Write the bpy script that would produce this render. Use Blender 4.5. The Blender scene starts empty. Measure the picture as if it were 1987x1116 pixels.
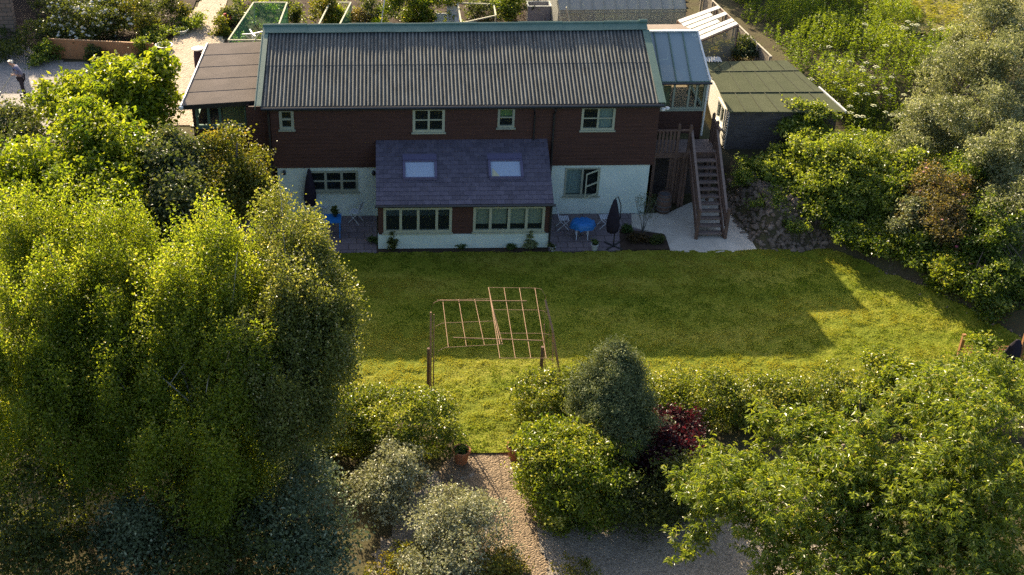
import bpy, bmesh, math, random
import numpy as np
from mathutils import Vector, Matrix
R = math.radians
# ------------------------------------------------------------------ camera, sky, sun, exposure
F_PX, TH, ROLL, PPX, CH, CD = 2400.0, .556, .009, 752.9, 23.71, 43.594
sc = bpy.context.scene
cd = bpy.data.cameras.new('camera'); cam = bpy.data.objects.new('camera', cd)
sc.collection.objects.link(cam); sc.camera = cam
cd.sensor_width = 36; cd.lens = 36 * F_PX / 1987; cd.shift_x = (993.5 - PPX) / 1987
cd.clip_start = .5; cd.clip_end = 2000
cam.matrix_world = Matrix.Translation((0, -CD, CH)) @ Matrix.Rotation(math.pi / 2 - TH, 4, 'X') @ Matrix.Rotation(-ROLL, 4, 'Z')
SUN_AZ, SUN_EL = R(-18.8), R(25.0)          # azimuth from +Y towards +X
w = bpy.data.worlds.new("World"); sc.world = w; w.use_nodes = True
nt = w.node_tree; bg = nt.nodes['Background']
sky = nt.nodes.new('ShaderNodeTexSky'); sky.sky_type = 'NISHITA'; sky.sun_disc = False
sky.sun_elevation = SUN_EL; sky.sun_rotation = SUN_AZ; sky.air_density = .85; sky.dust_density = 3.0
nt.links.new(sky.outputs[0], bg.inputs[0]); bg.inputs[1].default_value = .10
sl = bpy.data.lights.new('sun', 'SUN'); sl.energy = 5.0; sl.angle = R(.5); sl.color = (1, .83, .56)
so = bpy.data.objects.new('sun', sl); sc.collection.objects.link(so)
sdir = Vector((math.sin(SUN_AZ) * math.cos(SUN_EL), math.cos(SUN_AZ) * math.cos(SUN_EL), math.sin(SUN_EL)))
so.rotation_euler = sdir.to_track_quat('Z', 'Y').to_euler(); so.location = (-20, 60, 40)
sc.view_settings.view_transform = 'Standard'; sc.view_settings.look = 'None'
sc.view_settings.exposure = 1.45; sc.view_settings.gamma = 1.0
sc.cycles.max_bounces = 10; sc.cycles.diffuse_bounces = 6; sc.cycles.transparent_max_bounces = 6
sc.cycles.transmission_bounces = 6; sc.cycles.glossy_bounces = 2
sc.cycles.use_denoising = False; sc.cycles.sample_clamp_indirect = 2.0; sc.cycles.sample_clamp_direct = 12.0
sc.cycles.caustics_reflective = False; sc.cycles.caustics_refractive = False

# ------------------------------------------------------------------ plan helpers (survey of the place: photo pixel -> world)
def gp(u, v, z=0.0):
    du = u - PPX; dv = 558 - v; c, s = math.cos(ROLL), math.sin(ROLL)
    a = du * c + dv * s; b = -du * s + dv * c
    dy = F_PX * math.cos(TH) + b * math.sin(TH); dz = -F_PX * math.sin(TH) + b * math.cos(TH)
    t = (z - CH) / dz
    return Vector((a * t, dy * t - CD, z))
def wp(u, v, Y):
    a, b = gp(u, v, 0), gp(u, v, 5); t = (Y - a.y) / (b.y - a.y)
    return a + (b - a) * t
def scale_at(p):
    return F_PX / ((p.y + CD) * math.cos(TH) - (p.z - CH) * math.sin(TH))

# ------------------------------------------------------------------ materials
MATS = {}
def mat(name, col, rough=.8, spec=.3, var=None, vscale=3.0, bump=0.0, bscale=20.0, metal=0.0, stretch=None, detail=4):
    if name in MATS: return MATS[name]
    m = bpy.data.materials.new(name); m.use_nodes = True; n = m.node_tree; L = n.links
    p = n.nodes['Principled BSDF']; p.inputs['Roughness'].default_value = rough
    p.inputs['Specular IOR Level'].default_value = spec; p.inputs['Metallic'].default_value = metal
    p.inputs['Base Color'].default_value = (*col, 1)
    tc = n.nodes.new('ShaderNodeNewGeometry'); src = tc.outputs['Position']
    if stretch:
        mp = n.nodes.new('ShaderNodeMapping'); mp.inputs['Scale'].default_value = stretch
        L.new(src, mp.inputs[0]); src = mp.outputs[0]
    if var:
        no = n.nodes.new('ShaderNodeTexNoise'); no.inputs['Scale'].default_value = vscale; no.inputs['Detail'].default_value = detail + 2
        no.inputs['Roughness'].default_value = .65
        L.new(src, no.inputs['Vector'])
        cr = n.nodes.new('ShaderNodeValToRGB'); cr.color_ramp.elements[0].position = .3; cr.color_ramp.elements[1].position = .7
        cr.color_ramp.elements[0].color = (*col, 1); cr.color_ramp.elements[1].color = (*var, 1)
        L.new(no.outputs[0], cr.inputs[0]); L.new(cr.outputs[0], p.inputs['Base Color'])
    if bump:
        nb = n.nodes.new('ShaderNodeTexNoise'); nb.inputs['Scale'].default_value = bscale; nb.inputs['Detail'].default_value = detail
        L.new(src, nb.inputs['Vector'])
        bp = n.nodes.new('ShaderNodeBump'); bp.inputs['Strength'].default_value = 1; bp.inputs['Distance'].default_value = bump
        L.new(nb.outputs[0], bp.inputs['Height']); L.new(bp.outputs[0], p.inputs['Normal'])
    MATS[name] = m
    return m
def leafmat(name, c0, c1, accent=None, trans=.42, rough=.45, tcol=None, a_at=.93, spec=.35):
    if name in MATS: return MATS[name]
    m = bpy.data.materials.new(name); m.use_nodes = True; n = m.node_tree; L = n.links
    p = n.nodes['Principled BSDF']; p.inputs['Roughness'].default_value = rough; p.inputs['Specular IOR Level'].default_value = spec
    at = n.nodes.new('ShaderNodeAttribute'); at.attribute_name = 'tint'
    cr = n.nodes.new('ShaderNodeValToRGB'); e = cr.color_ramp.elements
    e[0].position = 0; e[0].color = (*c0, 1); e[1].position = .88; e[1].color = (*c1, 1)
    if accent: x = cr.color_ramp.elements.new(a_at); x.color = (*accent, 1)
    L.new(at.outputs['Fac'], cr.inputs[0]); L.new(cr.outputs[0], p.inputs['Base Color'])
    t = n.nodes.new('ShaderNodeBsdfTranslucent')
    mx = n.nodes.new('ShaderNodeMixRGB'); mx.blend_type = 'MULTIPLY'; mx.inputs[0].default_value = 1
    mx.inputs[2].default_value = (*(tcol or (1.9, 1.75, .6)), 1)
    L.new(cr.outputs[0], mx.inputs[1]); L.new(mx.outputs[0], t.inputs[0])
    ms = n.nodes.new('ShaderNodeMixShader'); ms.inputs[0].default_value = trans
    L.new(p.outputs[0], ms.inputs[1]); L.new(t.outputs[0], ms.inputs[2]); L.new(ms.outputs[0], n.nodes['Material Output'].inputs[0])
    MATS[name] = m; return m
def glassmat(name, tint=(.8, .9, .88), clear=.75, rough=.05, base=(.3, .4, .42)):
    if name in MATS: return MATS[name]
    m = bpy.data.materials.new(name); m.use_nodes = True; n = m.node_tree; L = n.links
    p = n.nodes['Principled BSDF']; p.inputs['Roughness'].default_value = rough; p.inputs['Base Color'].default_value = (*base, 1)
    p.inputs['Specular IOR Level'].default_value = .8
    t = n.nodes.new('ShaderNodeBsdfTransparent'); t.inputs[0].default_value = (*tint, 1)
    ms = n.nodes.new('ShaderNodeMixShader'); ms.inputs[0].default_value = clear
    L.new(p.outputs[0], ms.inputs[1]); L.new(t.outputs[0], ms.inputs[2]); L.new(ms.outputs[0], n.nodes['Material Output'].inputs[0])
    MATS[name] = m; return m
def add_brick(m, c1, c2, cm, sx, row, mortar=.012, axes=('X', 'Z'), bump=.01):
    n = m.node_tree; L = n.links; p = n.nodes['Principled BSDF']
    g = n.nodes.new('ShaderNodeNewGeometry'); s = n.nodes.new('ShaderNodeSeparateXYZ'); c = n.nodes.new('ShaderNodeCombineXYZ')
    L.new(g.outputs['Position'], s.inputs[0]); L.new(s.outputs[axes[0]], c.inputs[0]); L.new(s.outputs[axes[1]], c.inputs[1])
    b = n.nodes.new('ShaderNodeTexBrick'); b.inputs['Scale'].default_value = 1
    b.inputs['Color1'].default_value = (*c1, 1); b.inputs['Color2'].default_value = (*c2, 1); b.inputs['Mortar'].default_value = (*cm, 1)
    b.inputs['Brick Width'].default_value = sx; b.inputs['Row Height'].default_value = row; b.inputs['Mortar Size'].default_value = mortar
    b.inputs['Bias'].default_value = 0
    L.new(c.outputs[0], b.inputs['Vector']); L.new(b.outputs['Color'], p.inputs['Base Color'])
    return m

M_WHITE = mat('white_render', (.54, .64, .58), .85, .2, (.66, .74, .67), 1.6, .003, 60)
M_BOARD = mat('brown_boarding', (.056, .027, .020), .75, .25, (.095, .044, .032), 1.6, .004, 30, stretch=(.5, 1, 9))
M_DARKWOOD = mat('dark_timber', (.10, .060, .045), .8, .2, (.19, .12, .09), 3, .006, 25, stretch=(4, 4, .6))
M_TREAD = mat('tread_timber', (.17, .12, .10), .8, .2, (.26, .2, .17), 4, .004, 25, stretch=(.6, 5, 5))
M_GREENTRIM = mat('green_trim', (.09, .16, .125), .55, .4, (.13, .21, .165), 2, .003, 20)
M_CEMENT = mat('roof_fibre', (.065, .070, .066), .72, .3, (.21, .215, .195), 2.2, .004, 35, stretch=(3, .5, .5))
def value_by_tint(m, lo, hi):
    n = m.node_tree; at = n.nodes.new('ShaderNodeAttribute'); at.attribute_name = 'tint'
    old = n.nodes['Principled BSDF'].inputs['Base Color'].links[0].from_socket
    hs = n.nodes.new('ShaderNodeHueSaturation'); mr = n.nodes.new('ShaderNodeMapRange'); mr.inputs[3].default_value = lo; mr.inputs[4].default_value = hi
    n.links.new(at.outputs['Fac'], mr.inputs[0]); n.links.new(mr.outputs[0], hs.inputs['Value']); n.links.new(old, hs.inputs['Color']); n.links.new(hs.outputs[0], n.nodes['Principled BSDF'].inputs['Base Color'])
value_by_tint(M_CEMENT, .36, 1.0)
M_SLATE = mat('slate', (.078, .070, .098), .6, .3, (.122, .110, .140), 5, .005, 12)
M_GUTTER = mat('black_plastic', (.02, .021, .024), .4, .5)
M_SOFFIT = mat('cream_paint', (.42, .44, .34), .6, .3, (.52, .53, .42), 3)
M_FRAME = mat('sage_paint', (.27, .29, .22), .55, .35, (.35, .37, .28), 4)
M_FRAME2 = mat('cream_frame', (.36, .38, .27), .55, .35, (.44, .45, .33), 4)
M_FELT = mat('roofing_felt', (.175, .145, .125), .95, .1, (.225, .185, .16), 1.5, .004, 90)
M_FELTG = mat('green_felt', (.075, .085, .045), .95, .1, (.10, .108, .06), 1.2, .004, 90)
M_WHITEP = mat('white_paint', (.8, .78, .72), .5, .4)
M_CURT = mat('curtain_cloth', (.35, .42, .40), .9, .1, (.50, .56, .52), 14, stretch=(6, 1, .4))
M_BLIND = mat('blind_cloth', (.42, .44, .34), .9, .1, (.52, .53, .42), 5)
M_BLINDG = mat('green_blind', (.28, .42, .16), .9, .1)
M_SKYBL = mat('skylight_blind', (.50, .56, .66), .8, .2)
M_GLASS = glassmat('window_glass', (.8, .9, .88), .72, .05, (.05, .065, .065))
M_GLASSROOF = glassmat('roof_glazing', (.6, .72, .75), .2, .4, (.27, .35, .37))
M_SOIL = mat('dark_soil', (.035, .024, .018), .95, .1, (.075, .052, .038), 3, .03, 14)
M_RUBBLE = mat('rubble_stone', (.11, .078, .055), .9, .15, (.26, .20, .155), 4, .01, 20)
M_TERRA = mat('terracotta', (.36, .13, .06), .8, .2, (.46, .2, .1), 6, .003, 40)
M_BARK = mat('bark', (.10, .075, .055), .9, .1, (.2, .16, .125), 6, .01, 18, stretch=(4, 4, 1))
M_BARKL = mat('pale_bark', (.28, .25, .21), .85, .1, (.42, .39, .33), 6, .01, 18)
M_IRON = mat('rusty_wire', (.30, .17, .10), .7, .3, (.42, .26, .17), 8)
M_POLE = mat('round_wood', (.26, .15, .09), .8, .2, (.36, .23, .15), 5)
M_BLUE = mat('blue_plastic', (.02, .17, .48), .4, .4)
M_DARKINT = mat('interior_dark', (.05, .04, .035), .9, .1)
M_BLACKCLOTH = mat('parasol_cloth', (.022, .018, .026), .9, .15, (.035, .028, .04), 6)
M_GALV = mat('galvanised', (.36, .37, .38), .45, .5, (.46, .47, .48), 4)
M_TANK = mat('grey_tank', (.24, .23, .24), .7, .3, (.3, .29, .3), 4)
M_SHEET = mat('white_sheet', (.60, .57, .52), .6, .2, (.72, .70, .64), 3)
M_NET = glassmat('green_net', (.62, .9, .7), .78, .8, (.18, .58, .32))

# ------------------------------------------------------------------ mesh helpers
class MB:
    def __init__(s): s.v = []; s.f = []; s.smooth = False
    def quad(s, *p):
        i = len(s.v); s.v += [tuple(q) for q in p]; s.f.append(tuple(range(i, i + len(p)))); return s
    def box(s, x0, x1, y0, y1, z0, z1):
        i = len(s.v)
        s.v += [(x, y, z) for z in (z0, z1) for y in (y0, y1) for x in (x0, x1)]
        s.f += [tuple(i + k for k in q) for q in ((0, 2, 3, 1), (4, 5, 7, 6), (0, 1, 5, 4), (2, 6, 7, 3), (0, 4, 6, 2), (1, 3, 7, 5))]
        return s
    def beam(s, a, b, w, h=None, up=(0, 0, 1)):
        a, b = Vector(a), Vector(b); h = h or w; d = (b - a).normalized(); u = Vector(up)
        if abs(d.dot(u)) > .98: u = Vector((0, 1, 0))
        x = d.cross(u).normalized() * w / 2; y = x.cross(d).normalized() * h / 2; i = len(s.v)
        for p in (a, b): s.v += [tuple(p - x - y), tuple(p + x - y), tuple(p + x + y), tuple(p - x + y)]
        s.f += [tuple(i + k for k in q) for q in ((3, 2, 1, 0), (4, 5, 6, 7), (0, 1, 5, 4), (1, 2, 6, 5), (2, 3, 7, 6), (3, 0, 4, 7))]
        return s
    def tube(s, pts, r, n=6, cap=True):
        pts = [Vector(p) for p in pts]; rs = r if isinstance(r, (list, tuple)) else [r] * len(pts); i0 = len(s.v)
        for k, p in enumerate(pts):
            d = (pts[min(k + 1, len(pts) - 1)] - pts[max(k - 1, 0)]).normalized()
            u = Vector((0, 0, 1)) if abs(d.z) < .9 else Vector((1, 0, 0))
            x = d.cross(u).normalized(); y = d.cross(x)
            s.v += [tuple(p + (x * math.cos(2 * math.pi * j / n) + y * math.sin(2 * math.pi * j / n)) * rs[k]) for j in range(n)]
        for k in range(len(pts) - 1):
            for j in range(n):
                a = i0 + k * n + j; b = i0 + k * n + (j + 1) % n; s.f.append((a, b, b + n, a + n))
        if cap:
            s.f.append(tuple(i0 + j for j in range(n))[::-1]); s.f.append(tuple(i0 + (len(pts) - 1) * n + j for j in range(n)))
        return s
    def lathe(s, c, prof, n=16):
        c = Vector(c); i0 = len(s.v)
        for r, z in prof: s.v += [(c.x + r * math.cos(2 * math.pi * j / n), c.y + r * math.sin(2 * math.pi * j / n), c.z + z) for j in range(n)]
        for k in range(len(prof) - 1):
            for j in range(n):
                a = i0 + k * n + j; b = i0 + k * n + (j + 1) % n; s.f.append((a, b, b + n, a + n))
        s.f.append(tuple(i0 + j for j in range(n))[::-1]); s.f.append(tuple(i0 + (len(prof) - 1) * n + j for j in range(n)))
        return s
    def sheet(s, a, b, c, d, t):          # thick quad: corners in order, thickness t downwards
        i = len(s.v); s.v += [tuple(p) for p in (a, b, c, d)] + [(p[0], p[1], p[2] - t) for p in (a, b, c, d)]
        s.f += [tuple(i + k for k in q) for q in ((0, 1, 2, 3), (7, 6, 5, 4), (0, 4, 5, 1), (1, 5, 6, 2), (2, 6, 7, 3), (3, 7, 4, 0))]
        return s
    def prism(s, poly, z0, z1):
        n = len(poly); i = len(s.v)
        s.v += [(p[0], p[1], z0) for p in poly] + [(p[0], p[1], z1) for p in poly]
        s.f.append(tuple(i + k for k in range(n))[::-1]); s.f.append(tuple(i + n + k for k in range(n)))
        for k in range(n): s.f.append((i + k, i + (k + 1) % n, i + n + (k + 1) % n, i + n + k))
        return s
    def build(s, name, m, parent=None, smooth=None):
        me = bpy.data.meshes.new(name); off = Vector(parent_off(parent))
        me.from_pydata([tuple(Vector(v) - off) for v in s.v], [], s.f); me.materials.append(m)
        if smooth or s.smooth: me.polygons.foreach_set('use_smooth', [True] * len(me.polygons))
        me.update(); bm = bmesh.new(); bm.from_mesh(me); bmesh.ops.recalc_face_normals(bm, faces=bm.faces); bm.to_mesh(me); bm.free()
        o = bpy.data.objects.new(name, me); sc.collection.objects.link(o)
        if parent is not None: o.parent = parent
        return o
def parent_off(p):
    v = Vector((0, 0, 0))
    while p is not None: v += p.location; p = p.parent
    return v
def tag(o, label=None, cat=None, group=None, kind=None):
    if label: o['label'] = label
    if cat: o['category'] = cat
    if group: o['group'] = group
    if kind: o['kind'] = kind
    return o
def thing(name, label, cat, loc, group=None):
    o = bpy.data.objects.new(name, None); sc.collection.objects.link(o); o.location = loc; o.empty_display_size = .2
    return tag(o, label, cat, group)
def dup(root, loc, rz=0, label=None, scale=None):
    def cp(o, par):
        c = o.copy(); sc.collection.objects.link(c)
        if par is not None: c.parent = par
        for ch in list(o.children): cp(ch, c)
        return c
    r = cp(root, None); r.location = loc; r.rotation_euler = (0, 0, rz)
    if label: r['label'] = label
    if scale: r.scale = (scale,) * 3
    return r
def fastmesh(name, V, F4, m, parent=None, tint=None, smooth=False, tri=False):
    k = 3 if tri else 4
    me = bpy.data.meshes.new(name); V = np.asarray(V, dtype=np.float32); F = np.asarray(F4, dtype=np.int32)
    off = np.array(parent_off(parent), dtype=np.float32)
    me.vertices.add(len(V)); me.vertices.foreach_set('co', (V - off).ravel())
    me.loops.add(len(F) * k); me.loops.foreach_set('vertex_index', F.ravel())
    me.polygons.add(len(F)); me.polygons.foreach_set('loop_start', np.arange(0, len(F) * k, k, dtype=np.int32))
    if tint is not None:
        a = me.attributes.new('tint', 'FLOAT', 'FACE'); a.data.foreach_set('value', np.asarray(tint, dtype=np.float32))
    me.polygons.foreach_set('use_smooth', np.full(len(F), smooth, dtype=bool))
    me.materials.append(m); me.update(calc_edges=True)
    o = bpy.data.objects.new(name, me); sc.collection.objects.link(o)
    if parent is not None: o.parent = parent
    return o

# ------------------------------------------------------------------ value noise
def vnoise(x, y, seed=0, octaves=3, scale=1.0):
    out = np.zeros_like(x, dtype=float); amp = 1; tot = 0
    for o in range(octaves):
        xs = x * scale; ys = y * scale; xi = np.floor(xs).astype(np.int64); yi = np.floor(ys).astype(np.int64)
        fx = xs - xi; fy = ys - yi; fx = fx * fx * (3 - 2 * fx); fy = fy * fy * (3 - 2 * fy)
        def h(a, b):
            n = (a * 374761393 + b * 668265263 + (seed + o * 17) * 1274126177) & 0xffffffff
            n = ((n ^ (n >> 13)) * 1274126177) & 0xffffffff
            return ((n ^ (n >> 16)) & 0xffff) / 65535.0
        v = (h(xi, yi) * (1 - fx) + h(xi + 1, yi) * fx) * (1 - fy) + (h(xi, yi + 1) * (1 - fx) + h(xi + 1, yi + 1) * fx) * fy
        out += (v - .5) * 2 * amp; tot += amp; amp *= .5; scale *= 2.03
    return out / tot

# ------------------------------------------------------------------ terrain
TOE = [(-300, -3.2), (-7.0, -3.2), (-4.9, 1.2), (-4.2, 4.5), (10.44, 4.5), (10.44, 1.75), (13.25, 1.75), (14.1, -3.1), (16.35, -3.15), (20.1, -8.9), (24.5, -14), (40, -30), (300, -200)]
TOE_W = [3, 2.2, .5, .4, .4, .15, 1.2, 1.6, 2.3, 2.8, 3, 4]
def inside(x, y, poly):
    r = np.zeros(x.shape, dtype=bool); n = len(poly)
    for i in range(n):
        x0, y0 = poly[i]; x1, y1 = poly[(i + 1) % n]
        c = ((y0 > y) != (y1 > y)); xi = (x1 - x0) * (y - y0) / ((y1 - y0) if y1 != y0 else 1e-9) + x0
        r ^= c & (x < xi)
    return r
HI = TOE + [(300, 300), (-300, 300)]
def height(x, y):
    x = np.asarray(x, dtype=float); y = np.asarray(y, dtype=float); best = np.full(x.shape, 1e9)
    f = np.zeros(x.shape)
    ins = inside(x, y, HI); fbest = np.full(x.shape, 1e9)
    for i in range(len(TOE) - 1):
        x0, y0 = TOE[i]; x1, y1 = TOE[i + 1]; dx, dy = x1 - x0, y1 - y0
        t = np.clip(((x - x0) * dx + (y - y0) * dy) / (dx * dx + dy * dy), 0, 1)
        d = np.hypot(x - x0 - t * dx, y - y0 - t * dy) / TOE_W[i]
        fbest = np.minimum(fbest, d)
    f = np.clip(fbest, 0, 1); f = f * f * (3 - 2 * f)
    rough = vnoise(x, y, 5, 3, .9) * .12 * np.clip(f * (1 - f) * 5, 0, 1)
    sx = np.clip((x - 13.2) / .8, 0, 1); sy = np.clip((y - 4) / 5, 0, 1)
    top = 2.4 - 1.15 * sx * (1 - sy * sy * (3 - 2 * sy))
    return np.where(ins, top * f + rough, 0.0) - .02
def hz(x, y): return float(height(np.array([x]), np.array([y]))[0])
xs = np.concatenate([[-700, -400, -200, -120, -80, -60, -45], np.arange(-34, 36, .25), [45, 60, 80, 120, 200, 400, 700]])
ys = np.concatenate([[-400, -200, -100, -60, -40], np.arange(-30, 30, .25), [36, 45, 60, 90, 130, 200, 400, 900]])
GX, GY = np.meshgrid(xs, ys); GZ = height(np.clip(GX, -250, 250), np.clip(GY, -150, 250))
nx, ny = len(xs), len(ys)
idx = np.arange(nx * ny).reshape(ny, nx)
FQ = np.stack([idx[:-1, :-1], idx[:-1, 1:], idx[1:, 1:], idx[1:, :-1]], -1).reshape(-1, 4)
M_GROUND = mat('earth_ground', (.070, .050, .034), .95, .1, (.10, .095, .04), .9, .03, 9, detail=6)
tag(fastmesh('ground', np.stack([GX, GY, GZ], -1).reshape(-1, 3), FQ, M_GROUND, smooth=True), kind='structure')

def grid_sheet(name, poly, step, m, lift=.01, amp=0.0, nscale=3.0, seed=1, kind='structure', jit=0.0):
    px = [p[0] for p in poly]; py = [p[1] for p in poly]
    gx = np.arange(min(px), max(px) + step, step); gy = np.arange(min(py), max(py) + step, step)
    X, Y = np.meshgrid(gx, gy)
    Z = height(X, Y) + .02 + lift + (vnoise(X, Y, seed, 3, nscale) * .5 + .5) * amp
    cx = (X[:-1, :-1] + X[1:, 1:]) / 2; cy = (Y[:-1, :-1] + Y[1:, 1:]) / 2
    k = inside(cx + vnoise(cx, cy, 31, 3, 2.2) * jit, cy + vnoise(cx, cy, 32, 3, 2.2) * jit, poly); id_ = np.arange(X.size).reshape(X.shape)
    F = np.stack([id_[:-1, :-1], id_[:-1, 1:], id_[1:, 1:], id_[1:, :-1]], -1)[k]
    used = np.unique(F); rm = np.full(X.size, -1); rm[used] = np.arange(len(used))
    V = np.stack([X, Y, Z], -1).reshape(-1, 3)[used]
    o = fastmesh(name, V, rm[F], m, smooth=True)
    return tag(o, kind=kind)

# lawn material: mown grass, patchy greens with yellower dry areas
def lawn_material():
    m = bpy.data.materials.new('lawn_grass'); m.use_nodes = True; n = m.node_tree; L = n.links; p = n.nodes['Principled BSDF']
    p.inputs['Roughness'].default_value = .8; p.inputs['Specular IOR Level'].default_value = .05
    g = n.nodes.new('ShaderNodeNewGeometry'); mp = n.nodes.new('ShaderNodeMapping'); mp.inputs['Scale'].default_value = (.35, .9, 1)
    L.new(g.outputs['Position'], mp.inputs[0])
    a = n.nodes.new('ShaderNodeTexNoise'); a.inputs['Scale'].default_value = .8; a.inputs['Detail'].default_value = 5; L.new(mp.outputs[0], a.inputs[0])
    b = n.nodes.new('ShaderNodeTexNoise'); b.inputs['Scale'].default_value = 14; b.inputs['Detail'].default_value = 6; L.new(g.outputs['Position'], b.inputs[0])
    mm = n.nodes.new('ShaderNodeMath'); mm.operation = 'MULTIPLY_ADD'; mm.inputs[1].default_value = .55
    L.new(b.outputs[0], mm.inputs[0]); 
    m2 = n.nodes.new('ShaderNodeMath'); m2.operation = 'MULTIPLY'; m2.inputs[1].default_value = .6; L.new(a.outputs[0], m2.inputs[0]); L.new(m2.outputs[0], mm.inputs[2])
    cr = n.nodes.new('ShaderNodeValToRGB'); e = cr.color_ramp.elements
    e[0].position = .36; e[0].color = (.075, .11, .010, 1); e[1].position = .74; e[1].color = (.27, .25, .040, 1)
    x = cr.color_ramp.elements.new(.55); x.color = (.16, .18, .016, 1)
    L.new(mm.outputs[0], cr.inputs[0]); L.new(cr.outputs[0], p.inputs['Base Color'])
    c = n.nodes.new('ShaderNodeTexNoise'); c.inputs['Scale'].default_value = 16; c.inputs['Detail'].default_value = 5; L.new(g.outputs['Position'], c.inputs[0])
    bp = n.nodes.new('ShaderNodeBump'); bp.inputs['Distance'].default_value = .05; L.new(c.outputs[0], bp.inputs['Height']); L.new(bp.outputs[0], p.inputs['Normal'])
    return m
M_LAWN = lawn_material(); MATS['lawn'] = M_LAWN
LAWN = [(-13, -3.2), (-4, -3.0), (14.1, -3.06), (16.8, -3.1), (20.9, -8.7), (22, -10.6), (20, -12.6), (4.2, -13.2), (3.95, -14.9), (1.9, -14.9), (1.8, -13.2), (-13, -13.2)]
grid_sheet('lawn', LAWN, .06, M_LAWN, .004, .10, 3.2, 3, jit=.12)

def gravel_material(name, cs, scale=32, bump=.02):
    m = bpy.data.materials.new(name); m.use_nodes = True; n = m.node_tree; L = n.links; p = n.nodes['Principled BSDF']
    p.inputs['Roughness'].default_value = .85; p.inputs['Specular IOR Level'].default_value = .2
    g = n.nodes.new('ShaderNodeNewGeometry'); v = n.nodes.new('ShaderNodeTexVoronoi'); v.inputs['Scale'].default_value = scale
    L.new(g.outputs['Position'], v.inputs['Vector'])
    s = n.nodes.new('ShaderNodeSeparateColor'); L.new(v.outputs['Color'], s.inputs[0])
    no = n.nodes.new('ShaderNodeTexNoise'); no.inputs['Scale'].default_value = 1.2; no.inputs['Detail'].default_value = 5; L.new(g.outputs['Position'], no.inputs[0])
    ad = n.nodes.new('ShaderNodeMath'); ad.operation = 'MULTIPLY_ADD'; ad.inputs[1].default_value = .6; L.new(s.outputs[0], ad.inputs[0])
    mu = n.nodes.new('ShaderNodeMath'); mu.operation = 'MULTIPLY'; mu.inputs[1].default_value = .45; L.new(no.outputs[0], mu.inputs[0]); L.new(mu.outputs[0], ad.inputs[2])
    cr = n.nodes.new('ShaderNodeValToRGB'); cr.color_ramp.elements[0].color = (*cs[0], 1); cr.color_ramp.elements[1].color = (*cs[1], 1)
    cr.color_ramp.elements[0].position = .1; cr.color_ramp.elements[1].position = .9
    L.new(ad.outputs[0], cr.inputs[0]); L.new(cr.outputs[0], p.inputs['Base Color'])
    bp = n.nodes.new('ShaderNodeBump'); bp.inputs['Distance'].default_value = bump; bp.invert = True
    L.new(v.outputs['Distance'], bp.inputs['Height']); L.new(bp.outputs[0], p.inputs['Normal'])
    return m
M_GRAVEL = gravel_material('warm_gravel', ((.09, .065, .042), (.34, .25, .165)), 22, .04)
M_GRAVELG = gravel_material('grey_gravel', ((.14, .115, .09), (.40, .34, .275)), 26, .025)
grid_sheet('gravel_path', [(1.75, -14.75), (4.1, -14.75), (4.3, -22.5), (1.2, -22.5), (.2, -20), (1.2, -17.5)], .06, M_GRAVEL, .004, .02, 5, 9, jit=.35)
grid_sheet('gravel_drive', [(p.x, p.y) for p in (gp(u, v) for u, v in ((845, 915), (905, 895), (960, 990), (1010, 1150), (690, 1160), (760, 1010)))], .08, M_GRAVELG, .004, .01, 4, 10, jit=.4)
grid_sheet('gravel_yard', [(4.05, -17.2), (14, -16.8), (14, -23), (4.1, -23)], .08, M_GRAVELG, .026, .01, 4, 11, jit=.4)
# upper terrace surfaces
M_YARD = gravel_material('pale_yard', ((.22, .20, .18), (.40, .36, .32)), 18, .015)
yard = [gp(-60, 75, 2.4), gp(20, 80, 2.4), gp(130, 120, 2.4), gp(330, 130, 2.4), gp(345, 195, 2.4), gp(280, 260, 2.4), gp(-60, 260, 2.4)]
grid_sheet('upper_yard', [(p.x, p.y) for p in yard], .25, M_YARD, .006, .01, 3, 12)
pth = [gp(u, v, 2.4) for u, v in ((300, 128), (345, 62), (392, 0), (398, -60), (450, -60), (440, 0), (425, 60), (440, 90), (440, 250), (300, 240))]
M_PATHW = gravel_material('warm_path', ((.26, .20, .15), (.52, .42, .31)), 14, .03)
grid_sheet('upper_path', [(p.x, p.y) for p in pth], .12, M_PATHW, .012, .02, 4, 13)
gsp = [gp(u, v, 2.4) for u, v in ((440, 95), (452, 20), (470, -60), (1330, -60), (1330, 60), (1360, 120), (1300, 130), (500, 130))]
grid_sheet('garden_soil', [(p.x, p.y) for p in gsp], .15, M_SOIL, .012, .06, 2, 14, jit=.2)
gsp = [gp(u, v, 2.4) for u, v in ((-60, 72), (20, 74), (100, 104), (300, 112), (340, 60), (385, 0), (385, -60), (-60, -60))]
grid_sheet('garden_soil', [(p.x, p.y) for p in gsp], .15, M_SOIL, .012, .06, 2, 15, jit=.2)
# patios
def slab_mat(name, c1, c2, cm, sx, sy):
    m = mat(name, c1, .8, .25, None); m = add_brick(m, c1, c2, cm, sx, sy, .015, ('X', 'Y')); return m
M_PATIO = slab_mat('patio_slabs', (.16, .13, .14), (.21, .17, .175), (.08, .065, .06), .6, .45)
tag(MB().box(-7, -.42, -2.95, -.004, -.1, .022).build('patio', M_PATIO), kind='structure')
tag(MB().box(6.12, 9.9, -2.95, -.004, -.1, .022).build('terrace_paving', M_PATIO), kind='structure')
M_CONC = mat('pale_concrete', (.44, .40, .33), .8, .2, (.60, .55, .46), 1.5, .003, 40)
pc = [gp(u, v, .03) for u, v in ((1225, 416), (1262, 414), (1300, 412), (1335, 395), (1404, 372), (1470, 487), (1400, 490), (1302, 489), (1290, 455), (1235, 443), (1226, 440))]
tag(MB().prism([(p.x, p.y) for p in pc], -.1, .034).build('concrete_path', M_CONC), kind='structure')
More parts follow.
